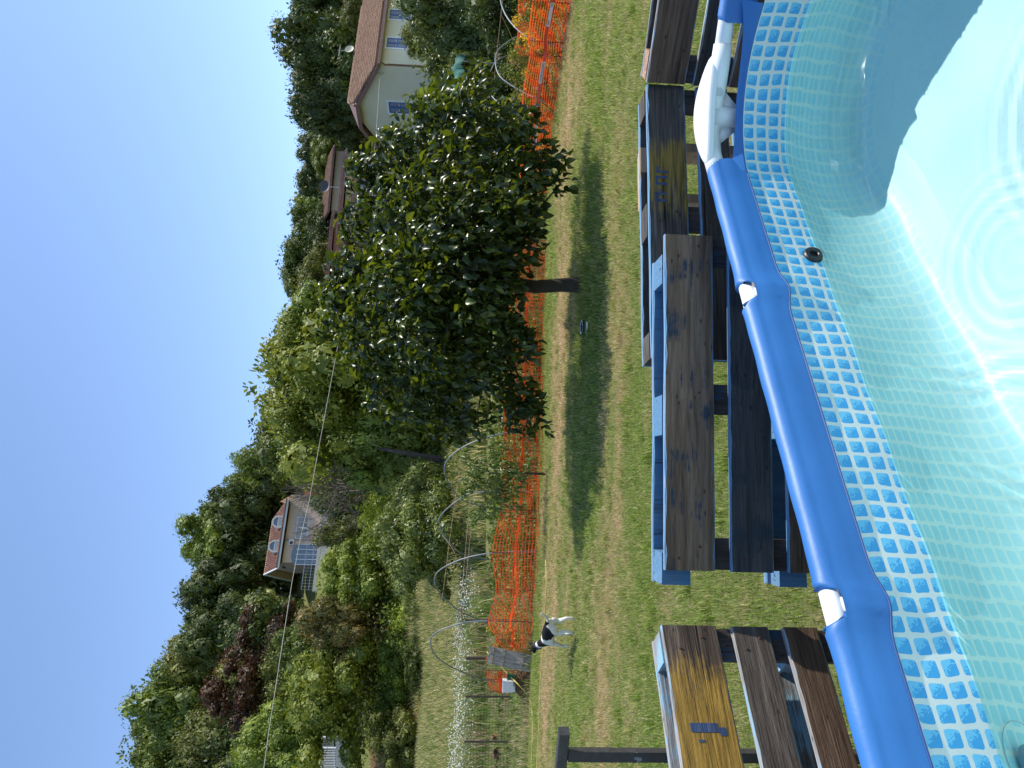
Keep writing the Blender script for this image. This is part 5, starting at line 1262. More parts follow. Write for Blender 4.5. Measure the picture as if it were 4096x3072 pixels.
# ================================================================ PALLETS
def wood(name, c0, c1, c2, axis='x', patch=None, paint=None, pamt=0.5, rough=0.8):
    """weathered wood; patch=(x0,x1,colour) a worn colour field along the board, paint a flaking coat over the rest"""
    t = NT(name, rough, spec=0.3)
    sc = {'x': (1.3, 16, 16), 'y': (16, 1.3, 16), 'z': (16, 16, 1.3)}[axis]; sf = {'x': (6, 110, 110), 'y': (110, 6, 110), 'z': (110, 110, 6)}[axis]
    oi = t.n('ObjectInfo'); tc = t.n('TexCoord'); ad = t.n('VectorMath', operation='ADD'); t.l(tc.outputs['Object'], ad.inputs[0])
    cx = t.n('CombineXYZ'); rr = t.math('MULTIPLY', oi.outputs['Random'], 7.0); t.l(rr, cx.inputs[0]); t.l(rr, cx.inputs[1]); t.l(rr, cx.inputs[2]); t.l(cx.outputs[0], ad.inputs[1])
    m1 = t.n('Mapping'); m1.inputs['Scale'].default_value = sc; t.l(ad.outputs[0], m1.inputs[0]); m2 = t.n('Mapping'); m2.inputs['Scale'].default_value = sf; t.l(ad.outputs[0], m2.inputs[0])
    big = t.noise(m1.outputs[0], 1.0, 6, .65, 1.2); fine = t.noise(m2.outputs[0], 1.0, 4, .6); blot = t.noise(ad.outputs[0], 7, 5, .6)
    f = t.math('ADD', t.math('MULTIPLY', big, .6), t.math('MULTIPLY', fine, .4))
    col = t.ramp(f, [(.34, c0), (.5, c1), (.66, c2)])
    vo = t.n('TexVoronoi'); mk_ = t.n('Mapping'); mk_.inputs['Scale'].default_value = {'x': (2.2, 5, 5), 'y': (5, 2.2, 5), 'z': (5, 5, 2.2)}[axis]; t.l(ad.outputs[0], mk_.inputs[0]); t.l(mk_.outputs[0], vo.inputs['Vector'])
    kn = t.ramp(vo.outputs['Distance'], [(.0, (1, 1, 1)), (.07, (.85, .85, .85)), (.13, (0, 0, 0))]); col = t.mix(t.math('MULTIPLY', kn, .8), col, tuple(x * .45 for x in c0))
    ck = t.n('Mapping'); ck.inputs['Scale'].default_value = {'x': (.8, 30, 30), 'y': (30, .8, 30), 'z': (30, 30, .8)}[axis]; t.l(ad.outputs[0], ck.inputs[0]); cr_ = t.ramp(t.noise(ck.outputs[0], 1.0, 2, .4, .3), [(.27, (1, 1, 1)), (.31, (0, 0, 0))]); col = t.mix(t.math('MULTIPLY', cr_, .85), col, (.008, .006, .005))
    if paint:
        k = t.ramp(t.math('ADD', t.math('MULTIPLY', blot, .6), t.math('MULTIPLY', fine, .45)), [(.50 - .2 * (pamt - .5), (0, 0, 0)), (.56 - .2 * (pamt - .5), (1, 1, 1))])
        pc = t.mix(fine, tuple(x * .7 for x in paint), tuple(min(1, x * 1.15) for x in paint)); col = t.mix(t.math('MULTIPLY', k, .92), col, pc)
    if patch:
        s = t.n('SeparateXYZ'); t.l(tc.outputs['Object'], s.inputs[0]); x0, x1, pc = patch
        a = t.math('SUBTRACT', s.outputs[0], x0 - .04); b = t.math('SUBTRACT', x1 + .04, s.outputs[0]); e = t.math('MULTIPLY', t.math('MINIMUM', a, b), 9)
        k = t.math('ADD', e, t.math('MULTIPLY', t.math('SUBTRACT', t.math('ADD', blot, fine), 1.0), 3.2)); c_ = t.n('Clamp'); t.l(k, c_.inputs[0])
        wear = t.ramp(fine, [(.3, (.35, .35, .35)), (.6, (1, 1, 1))]); kk = t.math('MULTIPLY', c_.outputs[0], .78); col = t.mix(kk, col, t.mix(1.0, pc, wear, 'MULTIPLY'))
    t.color(col); h_ = t.math('SUBTRACT', t.math('ADD', t.math('MULTIPLY', f, .9), t.math('MULTIPLY', blot, .6)), t.math('MULTIPLY', cr_, .8)); t.bump(h_, 1.0, .008); return t.m
W_BROWN = wood('weathered_brown_wood', (.035, .024, .016), (.11, .074, .05), (.20, .145, .10))
W_BROWN_BLUE = wood('brown_wood_with_blue_wear', (.06, .042, .027), (.19, .125, .075), (.33, .23, .15), paint=(.03, .055, .085), pamt=.12)
W_SLATE = wood('dark_blue_stained_wood', (.024, .026, .026), (.072, .076, .074), (.14, .13, .115), paint=(.038, .056, .068), pamt=.25)
W_BLUE = wood('light_blue_painted_wood', (.10, .13, .16), (.17, .27, .38), (.30, .40, .48), paint=(.14, .29, .45), pamt=.6)
W_BLUE_Z = wood('light_blue_painted_block', (.05, .08, .11), (.10, .19, .29), (.17, .29, .41), 'z', paint=(.085, .20, .34), pamt=.7)
W_CROSS = wood('dark_cross_board_wood', (.02, .016, .014), (.055, .042, .034), (.10, .075, .058), 'z', paint=(.03, .06, .10), pamt=.3)
W_BLACK = wood('blackened_wood_yellow_patch', (.018, .016, .015), (.068, .058, .05), (.17, .145, .12), patch=(.66, .92, (.30, .20, .03)))
W_DARKG = wood('dark_grey_wood', (.018, .016, .015), (.062, .052, .043), (.13, .11, .09))
W_OCHRE = wood('brown_wood_ochre_patch', (.035, .024, .016), (.095, .066, .045), (.19, .145, .105), patch=(.02, 1.06, (.46, .26, .035)))
W_GREY = wood('grey_brown_wood', (.035, .026, .02), (.10, .078, .06), (.20, .165, .13))
W_GREYBLUE = wood('grey_wood_flaking_blue', (.10, .09, .08), (.24, .23, .22), (.42, .40, .38), paint=(.22, .40, .52), pamt=.35)
W_WARM = wood('warm_brown_wood', (.035, .020, .012), (.12, .072, .044), (.21, .14, .09))
W_OSB = plain('pressed_chip_block', (.36, .22, .15), .95, .5, 60, bump=.6)
W_RAW = wood('raw_pale_wood', (.30, .20, .12), (.48, .34, .22), (.60, .46, .32))

def board(name, L, z0, z1, y0, y1, mats, parent, x0=0.0, seed=0, tilt=0.0, warp=.004):
    """a plank along x with worn, slightly uneven edges; mats = (front, edges)"""
    g = random.Random(seed * 13 + 7); n = max(6, int(L / .05)); V = []; c = .0035
    for i in range(n + 1):
        x = x0 + L * i / n; dz = tilt * (i / n - .5); w0 = mnoise.noise(Vector((x * 3.1, seed, 0))) * warp; w1 = mnoise.noise(Vector((x * 3.1, seed, 9))) * warp
        ch = c + (g.random() ** 4) * .006; e = (.004 * g.random() if i in (0, n) else 0) * (1 if i else -1)
        zb, zt = z0 + dz + w0, z1 + dz + w1
        V += [(x + e, y0, zb + ch), (x + e, y0, zt - ch), (x + e, y0 + c, zt), (x + e, y1 - c, zt), (x + e, y1, zt - ch), (x + e, y1, zb + ch), (x + e, y1 - c, zb), (x + e, y0 + c, zb)]
    Fc = []; Mi = []
    for i in range(n):
        for k in range(8):
            a, b = i * 8 + k, i * 8 + (k + 1) % 8; Fc.append((a, a + 8, b + 8, b)); Mi.append(0 if k in (0, 4) else 1)
    Fc += [tuple(range(7, -1, -1)), tuple(range(n * 8, n * 8 + 8))]; Mi += [1, 1]
    me = bpy.data.meshes.new(name); me.from_pydata(V, [], Fc); me.materials.append(mats[0]); me.materials.append(mats[1]); me.polygons.foreach_set('material_index', Mi); me.update()
    return link(name, me, parent)
M_NAIL = plain('rusty_nail', (.10, .035, .02), .8, .3, 30)
NAIL = None
def nail(parent, x, z, y=-.0015):
    global NAIL
    if NAIL is None:
        o = MB().lathe([(0, -.002), (.0045, -.0015), (.005, .003)], (0, 0, 0), 10, Matrix.Rotation(math.pi / 2, 3, 'X').inverted()).build('nail', M_NAIL, parent, loc=(x, y, z)); NAIL = o.data; return o
    return link('nail', NAIL, parent, (x, y, z))
def pallet(label, loc, rz, L, Hh, T, rows, mats, edge, block, cross, seed, tiltz=0.0, sh=0.0, group='wooden pallets stood on edge round the pool', blockface=None):
    o = empty('wooden_pallet', loc, rz, label, 'pallet', group)
    o.rotation_euler = (0, tiltz, rz)
    for k, (a, b) in enumerate(rows):
        bd = board('deck_board', L, a, b, 0, .022, (mats[k % len(mats)], edge), o, 0, seed * 10 + k)
        for cx in (.06, L / 2, L - .06):
            for q in ((.3, .02), (.72, -.02)): nail(bd, cx + q[1], a + (b - a) * q[0])
    for cx in (.0, L / 2 - .055, L - .11):
        mb = MB(); mb.box((cx + .055, .034, Hh / 2), (.11, .0215, Hh - .012)); mb.build('cross_board', cross, o)
    bz = [(Hh - .105, Hh - .002), (Hh / 2 - .05, Hh / 2 + .05), (.002, .10)]
    for r, (a, b) in enumerate(bz):
        for c, cx in enumerate((.0 - sh, L / 2 - .075 - sh, L - .115 - sh)):
            wd = .115 if c != 1 else .15
            mb = MB(); x0, x1 = cx + .002, cx + wd - .002
            # block with sloping shoulders, its sawn ends a little rough
            mb.add([(x0, .0455, a), (x1, .0455, a), (x1, T - .0225, a), (x0, T - .0225, a), (x0, .0455, b), (x1, .0455, b), (x1, T - .0225, b), (x0, T - .0225, b)], [(3, 2, 1, 0), (4, 5, 6, 7), (0, 1, 5, 4), (1, 2, 6, 5), (2, 3, 7, 6), (3, 0, 4, 7)])
            mb.build('block', blockface if (blockface and r == 0) else block, o)
    for k, (a, b) in enumerate([(Hh - .10, Hh), (Hh / 2 - .05, Hh / 2 + .05), (.0, .10)]):
        board('bottom_board', L, a, b, T - .022, T, (block, edge), o, -sh, seed * 10 + 6 + k)
    return o
D = math.radians
p1 = pallet('blue edged pallet with long brown top board, standing in the middle', (-.628, 2.493, 0), D(7.3), 1.21, .955, .19, [(.775, .955), (.565, .718), (.39, .512), (.2, .33), (0, .145)], [W_BROWN_BLUE, W_SLATE, W_BROWN], W_BLUE, W_BLUE_Z, W_CROSS, 1, sh=.06)
p2 = pallet('blackened pallet with worn yellow patch, just right of the blue edged pallet', (.125, 2.80, 0), D(12.5), 1.20, .95, .165, [(.785, .95), (.60, .735), (.42, .55), (.22, .36), (0, .15)], [W_BLACK, W_DARKG], W_BLUE, W_DARKG, W_CROSS, 2)
p3 = pallet('brown pallet with warm grained boards at the right edge behind the pool corner', (1.296, 3.035, 0), D(-32.7), 1.20, .955, .15, [(.79, .955), (.66, .755), (.45, .6), (.22, .38), (0, .15)], [W_WARM, W_DARKG], W_GREYBLUE, W_DARKG, W_CROSS, 3, blockface=W_OSB)
p4 = pallet('grey brown pallet with ochre painted top board at the left', (-1.722, 1.695, 0), D(41.8), 1.205, .96, .16, [(.765, .96), (.58, .71), (.40, .525), (.2, .33), (0, .14)], [W_OCHRE, W_GREY, W_WARM], W_GREYBLUE, W_GREYBLUE, W_CROSS, 4)
# faded stencil marks on the boards
M_MARK = wood('faded_blue_stencil', (.025, .04, .09), (.045, .075, .15), (.08, .10, .16))
def mark(parent, quads, y=-.0012):
    mb = MB()
    for (x0, z0, x1, z1) in quads: mb.add([(x0, y, z0), (x1, y, z0), (x1, y, z1), (x0, y, z1)], [(0, 1, 2, 3)])
    return mb.build('stencil_mark', M_MARK, parent)
mark(p4, [(.855, .825, .883, .915), (.845, .80, .87, .822), (.825, .875, .833, .895)])
mark(p2, [(.66, .875, .672, .925), (.672, .915, .70, .925), (.69, .875, .70, .925), (.70, .895, .715, .903), (.735, .87, .745, .92), (.745, .91, .765, .92), (.765, .87, .775, .92), (.79, .865, .80, .915), (.80, .905, .82, .915)])
# slatted offcut behind the second pallet
so = empty('slatted_offcut', (.80, 3.10, -.035), D(11), 'pale slatted wooden offcut leaning behind the blackened pallet', 'board')
for k in range(4): board('slat', .26, .93 + k * .0, .985 - k * .004, k * .026, k * .026 + .014, (W_RAW, W_RAW), so, 0, 50 + k)
MB().box((.03, .05, .49), (.04, .11, .86)).build('upright', W_RAW, so); MB().box((.27, .05, .49), (.04, .11, .86)).build('upright', W_RAW, so)

# ---- dark metal handrail at the left edge
def steel():
    t = NT('dark_painted_steel', .5, spec=.5); n_ = t.noise(t.coord(), 9, 4); n2 = t.noise(t.coord(), 40, 3)
    c = t.ramp(n2, [(.3, (.030, .027, .028)), (.7, (.055, .050, .050))]); k = t.ramp(n_, [(.66, (0, 0, 0)), (.67, (1, 1, 1))], 'LINEAR')
    t.color(t.mix(k, c, (.22, .23, .25))); t.bump(t.math('ADD', n2, n_), .25, .004); return t.m
M_STEEL = steel()
hr = empty('metal_handrail', (-1.455, 2.80, 0), 0, 'dark painted square steel handrail with chipped paint at the left edge', 'handrail')
MB().bar((.115, 0, 1.245), (-1.0, .42, 1.245), .042, .042, bev=.003).build('top_rail', M_STEEL, hr)
MB().box((0, .045, .6105), (.040, .040, 1.221)).build('post', M_STEEL, hr)
MB().box((-.8, .345, .6105), (.040, .040, 1.221)).build('post', M_STEEL, hr)

# ================================================================ NET FENCE AND GARDEN
def orange():
    t = NT('orange_plastic_net', .45, (.95, .095, .015), .4); tr = t.n('BsdfTranslucent'); tr.inputs[0].default_value = (.9, .14, .03, 1); mx = t.n('MixShader'); mx.inputs[0].default_value = .55
    t.l(t.b.outputs[0], mx.inputs[1]); t.l(tr.outputs[0], mx.inputs[2]); t.l(mx.outputs[0], t.o.inputs[0]); return t.m
M_NET = orange()
M_TAPE_R = plain('red_tape', (.75, .07, .04), .35, .08, 5); M_TAPE_W = plain('white_tape', (.72, .70, .70), .35, .05, 5); M_INK = plain('dark_print', (.03, .03, .05), .5)
M_REBAR = plain('rusty_rod', (.06, .035, .025), .8, .3, 20)
def spline(pts, n):
    P_ = [Vector(p) for p in pts]; out = []
    for i in range(len(P_) - 1):
        a, b, c, d = P_[max(i - 1, 0)], P_[i], P_[i + 1], P_[min(i + 2, len(P_) - 1)]
        for k in range(n):
            t_ = k / n; out.append(.5 * ((2 * b) + (c - a) * t_ + (2 * a - 5 * b + 4 * c - d) * t_ ** 2 + (3 * b - a - 3 * c + d) * t_ ** 3))
    out.append(P_[-1]); return out
def net_fence(label, posts, seed, band=True, tape=None, bottom=.06, group='orange plastic net fences'):
    top = [at(v, y, Y) for (y, v, Y) in posts]; base = Vector((top[0].x, top[0].y, 0))
    o = empty('net_fence', base, 0, label, 'fence', group)
    tp = spline([p - base for p in top], 14); L = [0]
    for a, b in zip(tp, tp[1:]): L.append(L[-1] + math.hypot(b.x - a.x, b.y - a.y))
    Ls = np.array(L); A = np.array([p[:] for p in tp]); tot = L[-1]
    def pt(s, f):
        x, y, zt = (np.interp(s, Ls, A[:, k]) for k in range(3))
        zb = bottom + .06 * mnoise.noise(Vector((s * .8, seed, 4))); z = zb + (zt - zb) * f + .035 * mnoise.noise(Vector((s * .9, f * 2, seed)))
        y = y + .09 * mnoise.noise(Vector((s * 1.1, f * 1.6, seed + 3))) + .05 * mnoise.noise(Vector((s * 3, f * 3, seed))); return Vector((x + .04 * mnoise.noise(Vector((s * 2, f * 3, seed + 7))), y, z))
    n = int(tot / .075); R_n = 15; mb = MB(); cache = [[pt(tot * i / n, j / (R_n - 1)) for j in range(R_n)] for i in range(n + 1)]
    for j in range(R_n):
        h2 = .0088 if j not in (0, R_n - 1) else .013; V = []; 
        for i in range(n + 1): q = cache[i][j]; V += [q - Vector((0, .002, h2)), q + Vector((0, 0, h2))]
        mb.add(V, [(2 * i, 2 * i + 2, 2 * i + 3, 2 * i + 1) for i in range(n)])
    for i in range(n + 1):
        V = []; 
        for j in range(0, R_n): q = cache[i][j]; V += [q + Vector((-.0042, -.004, 0)), q + Vector((.0042, -.004, 0))]
        mb.add(V, [(2 * j, 2 * j + 1, 2 * j + 3, 2 * j + 2) for j in range(R_n - 1)])
    props(mb.build('net', M_NET, o), kind='stuff')
    if band:
        mb = MB(); V = []
        for i in range(n + 1): q = pt(tot * i / n, .5) - Vector((0, .02, 0)); V += [q - Vector((0, 0, .032)), q + Vector((0, 0, .030))]
        mb.add(V, [(2 * i, 2 * i + 2, 2 * i + 3, 2 * i + 1) for i in range(n)]); mb.build('band', M_NET, o)
    if tape:
        f0, f1 = tape; seg = .95; k = 0; s = .05
        while s < tot - .1:
            e = min(s + seg * (.55 if k % 2 else 1), tot - .05); V = []; m_ = 8
            for i in range(m_ + 1): ss = s + (e - s) * i / m_; q = pt(ss, f0 + (f1 - f0) * ss / tot) - Vector((0, .045, 0)); V += [q - Vector((0, 0, .033)), q + Vector((0, .004, .033))]
            mb = MB(); mb.add(V, [(2 * i, 2 * i + 2, 2 * i + 3, 2 * i + 1) for i in range(m_)]); tpe = mb.build('warning_tape', M_TAPE_W if k % 2 else M_TAPE_R, o)
            if k % 2 and e - s > .4:
                cu = bpy.data.curves.new('lettering', 'FONT'); cu.body = 'LAVORI IN CORSO'; cu.size = .062; cu.align_x = 'CENTER'; cu.align_y = 'CENTER'
                tmp = bpy.data.objects.new('tmp', cu); C.objects.link(tmp); dg = bpy.context.evaluated_depsgraph_get(); dg.update(); me = bpy.data.meshes.new_from_object(tmp.evaluated_get(dg)); bpy.data.objects.remove(tmp); me.materials.clear(); me.materials.append(M_INK)
                a_, b_ = pt(s + .03, f0 + (f1 - f0) * s / tot), pt(e - .03, f0 + (f1 - f0) * e / tot); X1 = (b_ - a_).normalized(); Z1 = Vector((0, 0, 1)); Y1 = Z1.cross(X1).normalized(); Z2 = X1.cross(Y1); mid = (a_ + b_) / 2 - Vector((0, .055, 0)); sc = (b_ - a_).length / .52
                tx = link('lettering', me, tpe); sg = 1 if X1.x > 0 else -1; tx.matrix_local = Matrix(((sg * X1.x * sc, Z2.x, Y1.x, mid.x), (sg * X1.y * sc, Z2.y, Y1.y, mid.y), (sg * X1.z * sc, Z2.z, Y1.z, mid.z), (0, 0, 0, 1)))
            s = e; k += 1
    for p in top:
        q = p - base; MB().tube([(q.x, q.y + .03, -.1), (q.x, q.y + .03, q.z + .03)], .009, 6).build('rod', M_REBAR, o)
    return o
net_fence('orange net fence along the garden behind the fruit tree, running left to the plank panel', [(955, 2070, 17.0), (1230, 2035, 16.8), (1500, 2025, 16.6), (1800, 2012, 16.4), (2040, 2000, 16.4), (2210, 1972, 16.6), (2360, 1985, 16.9), (2485, 1955, 17.2), (2560, 1985, 17.8), (2638, 1945, 18.3)], 1)
net_fence('orange net fence on the right with red and white tape along its middle', [(-150, 2140, 13.0), (0, 2132, 13.9), (160, 2115, 14.8), (217, 2122, 15.2), (385, 2092, 16.0), (560, 2088, 16.6), (765, 2080, 17.2)], 2, False, (.44, .60))
net_fence('bunched orange net between the plank panel and the white box', [(2682, 1945, 18.4), (2720, 1952, 18.35), (2768, 1965, 18.2)], 3, True, bottom=.42)
net_fence('second strip of orange net hanging behind the right net fence', [(-60, 2075, 16.4), (60, 2070, 16.8), (150, 2070, 17.0), (222, 2050, 17.3)], 4, False, bottom=.45)
# plank panel
M_PLANK = wood('grey_weathered_plank', (.16, .14, .115), (.31, .27, .22), (.46, .41, .34), 'z')
pn = empty('plank_panel', (-6.80, 17.6, 0), D(8), 'weathered grey plank panel leaning beside the net end', 'panel'); pn.rotation_euler = (D(-12), D(8), D(6))
for k in range(4):
    mb = MB(); mb.box((-.155 + k * .103, 0, .56), (.098, .022, 1.06 + .03 * (k % 2))); mb.build('plank', M_PLANK, pn)
for z in (.25, .72, 1.0):
    MB().box((0, -.026, z), (.42, .026, .07)).build('batten', M_PLANK, pn)
bx = empty('white_box', (-7.48, 17.95, .36), .15, 'white plastic box on the straw heap beside the plank panel', 'box')
mb = MB(); mb.add([(-.12, -.12, .01), (.12, -.12, .01), (.12, .12, .01), (-.12, .12, .01), (-.14, -.14, .32), (.14, -.14, .32), (.14, .14, .32), (-.14, .14, .32), (-.125, -.125, .32), (.125, -.125, .32), (.125, .125, .32), (-.125, .125, .32), (-.11, -.11, .03), (.11, -.11, .03), (.11, .11, .03), (-.11, .11, .03)],
    [(3, 2, 1, 0), (0, 1, 5, 4), (1, 2, 6, 5), (2, 3, 7, 6), (3, 0, 4, 7), (4, 5, 9, 8), (5, 6, 10, 9), (6, 7, 11, 10), (7, 4, 8, 11), (8, 9, 13, 12), (9, 10, 14, 13), (10, 11, 15, 14), (11, 8, 12, 15), (12, 13, 14, 15)]); mb.build('tub', M_WHITEP, bx)
MB().tube([(-.145, 0, .30), (-.16, -.02, .2), (-.145, 0, .12)], .008, 6).build('handle', M_WHITEP, bx)
gp = empty('green_pot', (-7.2, 17.80, .40), 0, 'small dark green pot beside the white box', 'pot')
MB().lathe([(0, .0), (.06, .0), (.085, .16), (.09, .16), (.09, .18), (.075, .18), (.06, .03), (0, .03)], n=14).build('pot', plain('green_plastic', (.01, .10, .06), .4), gp)
def straw():
    g = np.random.default_rng(14); n = 6500; a = g.uniform(0, 6.28, n); r = g.uniform(0, 1, n) ** .6; x = r * np.cos(a) * .52; y = r * np.sin(a) * .4; z = g.uniform(.1, 1, n) ** .5 * .46 * (1 - r ** 2.2); P_ = np.stack([x, y, z], 1)
    N = g.normal(size=(n, 3)); N /= np.linalg.norm(N, axis=1)[:, None]; V, Fq = leaf_quads(P_, N, np.full(n, .05), .09, g)
    o = link('straw_heap', npmesh('straw_heap', V, Fq, leaf_mat('dry_straw', (.10, .06, .03), (.27, .17, .09), (.48, .34, .20), .9, .2, .1, (1, 1, 1)))); o.location = (-7.35, 17.95, 0)
    props(o, 'heap of dry brown straw under the white box', 'straw heap', kind='stuff')
straw()
# hoses
M_HOSE = plain('yellow_hose', (.52, .47, .10), .45, .15, 4)
def gpt(x, y, z=.045): p = on_z(x, y, z); return p
h = [at(1948, 2608, 18.2), at(1990, 2650, 18.0), at(2035, 2700, 17.8), at(2080, 2745, 17.5)] + [gpt(2115, 2790), gpt(2127, 2830), gpt(2130, 2880), gpt(2130, 2950), gpt(2128, 3010), gpt(2124, 3120)]
props(MB().tube(spline(h, 8), .014, 6).build('garden_hose', M_HOSE, smooth=True), 'yellow garden hose arching down from the plank panel to the grass', 'hose')
h = [gpt(2182, 2240), gpt(2186, 2330), gpt(2180, 2450), gpt(2172, 2600), gpt(2160, 2750), gpt(2156, 2900), gpt(2150, 3000), gpt(2146, 3130)]
props(MB().tube(spline(h, 8), .011, 6).build('garden_hose', M_HOSE, smooth=True), 'thin yellow hose lying straight in the grass by the dog', 'hose')
# polytunnel hoops
M_HOOP = plain('grey_plastic_pipe', (.17, .19, .20), .45, .1, 3)
GH = 'bare polytunnel hoops behind the net'
HP = [('leftmost large hoop, beside the plank panel', [(2140, 2488, 17.6), (1960, 2484, 17.7), (1850, 2492, 17.9), (1745, 2530, 18.2), (1722, 2572, 18.6), (1745, 2625, 19), (1820, 2675, 19.5), (1935, 2718, 20.2), (2060, 2735, 20.6)]),
      ('second large hoop from the left', [(2150, 2206, 16.9), (1970, 2212, 17), (1850, 2236, 17.3), (1760, 2280, 17.7), (1738, 2322, 18), (1760, 2372, 18.5), (1840, 2445, 19), (1950, 2490, 19.6)]),
      ('large hoop right of the trunk in the garden', [(2130, 1965, 16.8), (1900, 1970, 17), (1820, 2010, 17.3), (1765, 2060, 17.6), (1758, 2095, 18), (1780, 2145, 18.4), (1850, 2215, 19), (1960, 2240, 19.4)]),
      ('hoop just left of the fruit tree crown', [(2110, 1720, 16.9), (1960, 1745, 17), (1850, 1790, 17.3), (1790, 1840, 17.6), (1778, 1885, 18), (1795, 1930, 18.4), (1850, 2000, 19), (1960, 2030, 19.4)]),
      ('low hoop rising over the right net fence', [(2262, 190, 15.0), (2150, 165, 15.2), (2090, 135, 15.4), (2040, 85, 15.7), (2010, 30, 16), (2000, -30, 16.4), (2010, -80, 16.8)]),
      ('low hoop over the right net, nearer the fruit tree', [(2175, 405, 16.0), (2120, 382, 16.2), (2060, 350, 16.5), (2000, 305, 16.8), (1982, 250, 17.1), (1990, 205, 17.4), (2035, 165, 17.8), (2080, 142, 18.2)]),
      ('low hoop showing beside the right half of the fruit tree crown', [(2150, 500, 16.8), (2020, 430, 17), (1965, 380, 17.3), (1953, 330, 17.6), (1965, 280, 18), (2000, 235, 18.4), (2100, 200, 18.9)])]
for lab, pts in HP:
    P_ = spline([at(*q) for q in pts], 7); o = MB().tube(P_, .016, 8).build('polytunnel_hoop', M_HOOP, smooth=True); props(o, 'bare grey pipe arch, ' + lab, 'hoop', GH)
M_STR = plain('thin_twine', (.33, .22, .12), .8, .2, 6)
for k, pts in enumerate(([(1838, 1880, 18), (1800, 2150, 18), (1770, 2380, 18.2), (1740, 2485, 17.9)], [(1890, 1900, 18), (1862, 2200, 18), (1840, 2480, 17.9), (1825, 2690, 19.6)], [(1905, 1880, 18.5), (1878, 2180, 18.6), (1846, 2480, 18.4), (1820, 2670, 19.5)], [(1770, 2140, 18.4), (1830, 2250, 18), (1800, 2440, 19), (1780, 2640, 19.2)], [(2005, 60, 16), (2060, 200, 16.5), (2020, 330, 17.4)], [(2010, 0, 16), (1985, 240, 17), (1975, 330, 17.5)])):
    props(MB().tube(spline([at(*q) for q in pts], 6), .0065, 4).build('twine', M_STR), ('slack twine tied across the tops of the large hoops', 'brown twine strung at half height through the large hoops, front', 'brown twine strung at half height through the large hoops, rear', 'knotted diagonal twine between the two leftmost hoops', 'slack twine between the low hoops over the right net', 'twine tied along the tops of the low hoops')[k], 'twine')
# hen run: posts and wire grid
M_POST = plain('dark_wooden_post', (.075, .052, .038), .9, .3, 12)
rn = empty('hen_run_fence', (-10, 22.6, 0), 0, 'square wire mesh fence on brown posts round the hen run', 'fence'); L0 = rn.location
def rpost(x0, y, x1, Y, r=.035):
    a, b = at(x0, y, Y), at(x1, y, Y); MB().tube([a - L0, Vector((b.x, b.y, -.05)) - Vector((L0.x, L0.y, 0))], r, 8).build('post', M_POST, rn); return a
tops = [rpost(1858, 2480, 2060, 22.0, .03), rpost(1864, 2632, 2060, 20.8, .05), rpost(1862, 2786, 2062, 22.4, .036), rpost(1857, 2966, 2060, 22.4, .033), rpost(1850, 3150, 2060, 22.4, .033)]
mb = MB()
for a, b in ((tops[1], tops[2]), (tops[2], tops[3]), (tops[3], tops[4])):
    a, b = a - L0, b - L0; L_ = (b - a).length; n = int(L_ / .085)
    for i in range(n): q = a.lerp(b, i / n); mb.add([(q.x - .0035, q.y, .02), (q.x + .0035, q.y, .02), (q.x + .0035, q.y, q.z - .02), (q.x - .0035, q.y, q.z - .02)], [(0, 1, 2, 3)])
    for j in range(17):
        z = .05 + (a.z - .07) * j / 16; mb.add([(a.x, a.y, z - .0035), (b.x, b.y, z - .0035), (b.x, b.y, z + .0035), (a.x, a.y, z + .0035)], [(0, 1, 2, 3)])
props(mb.build('wire_mesh', plain('dull_wire', (.05, .055, .045), .7), rn), kind='stuff')
# garden growth just behind (and through) the net
def bed():
    g = np.random.default_rng(17); runs = [[(y, Y) for y, Y in ((2620, 18.6), (2485, 17.6), (2210, 17.0), (1800, 16.8), (1500, 17.0), (1230, 17.2), (960, 17.4))], [(y, Y) for y, Y in ((800, 17.6), (560, 17.2), (385, 16.6), (200, 15.8), (0, 14.6), (-150, 13.8))]]
    P_, M_ = [], []
    for r, run in enumerate(runs):
        A = np.array([at(2100, y, Y)[:2] for y, Y in run])
        for k in range(150 if r == 0 else 190):
            t_ = g.uniform(0, len(A) - 1.001); i = int(t_); c = A[i] + (A[i + 1] - A[i]) * (t_ - i); c = c + np.array([g.normal() * .25, abs(g.normal()) * .55 + .02])
            hmax = (.62 + .5 * math.sin(c[0] * 1.3) ** 2) if r == 0 else (.75 + .45 * g.random()); zc = g.uniform(.05, hmax); rad = g.uniform(.10, .26); n = 170
            v = g.normal(size=(n, 3)); v /= np.linalg.norm(v, axis=1)[:, None]; P_.append(np.array([c[0], c[1], zc]) + v * (rad * g.uniform(.3, 1, n))[:, None]); M_.append(np.full(n, g.choice([0, 0, 1, 2, 3] if r == 0 else [0, 1, 1, 2, 2, 3, 4])))
    P_ = np.concatenate(P_); P_[:, 2] = np.abs(P_[:, 2]); M_ = np.concatenate(M_); n = len(P_); N = g.normal(size=(n, 3)) + np.array([0, 0, .4]); N /= np.linalg.norm(N, axis=1)[:, None]
    V, Fq = leaf_quads(P_, N, np.full(n, .022), .5, g, .3)
    fl = g.random(n) < .02; M_[fl] = 5
    mats = [FM['mid'], FM['light'], foliage('dry_brown_leaves', (.06, .04, .02), (.16, .11, .05), (.34, .26, .13)), FM['olive'], foliage('yellow_leaves', (.16, .12, .02), (.36, .26, .04), (.62, .42, .06)), plain('yellow_flower', (.75, .45, .03), .6, .2, 5)]
    props(link('garden_bed', npmesh('garden_bed', V, Fq, mats, fm=M_)), 'overgrown vegetable bed growing behind and through the orange net', 'plants', kind='stuff')
bed()
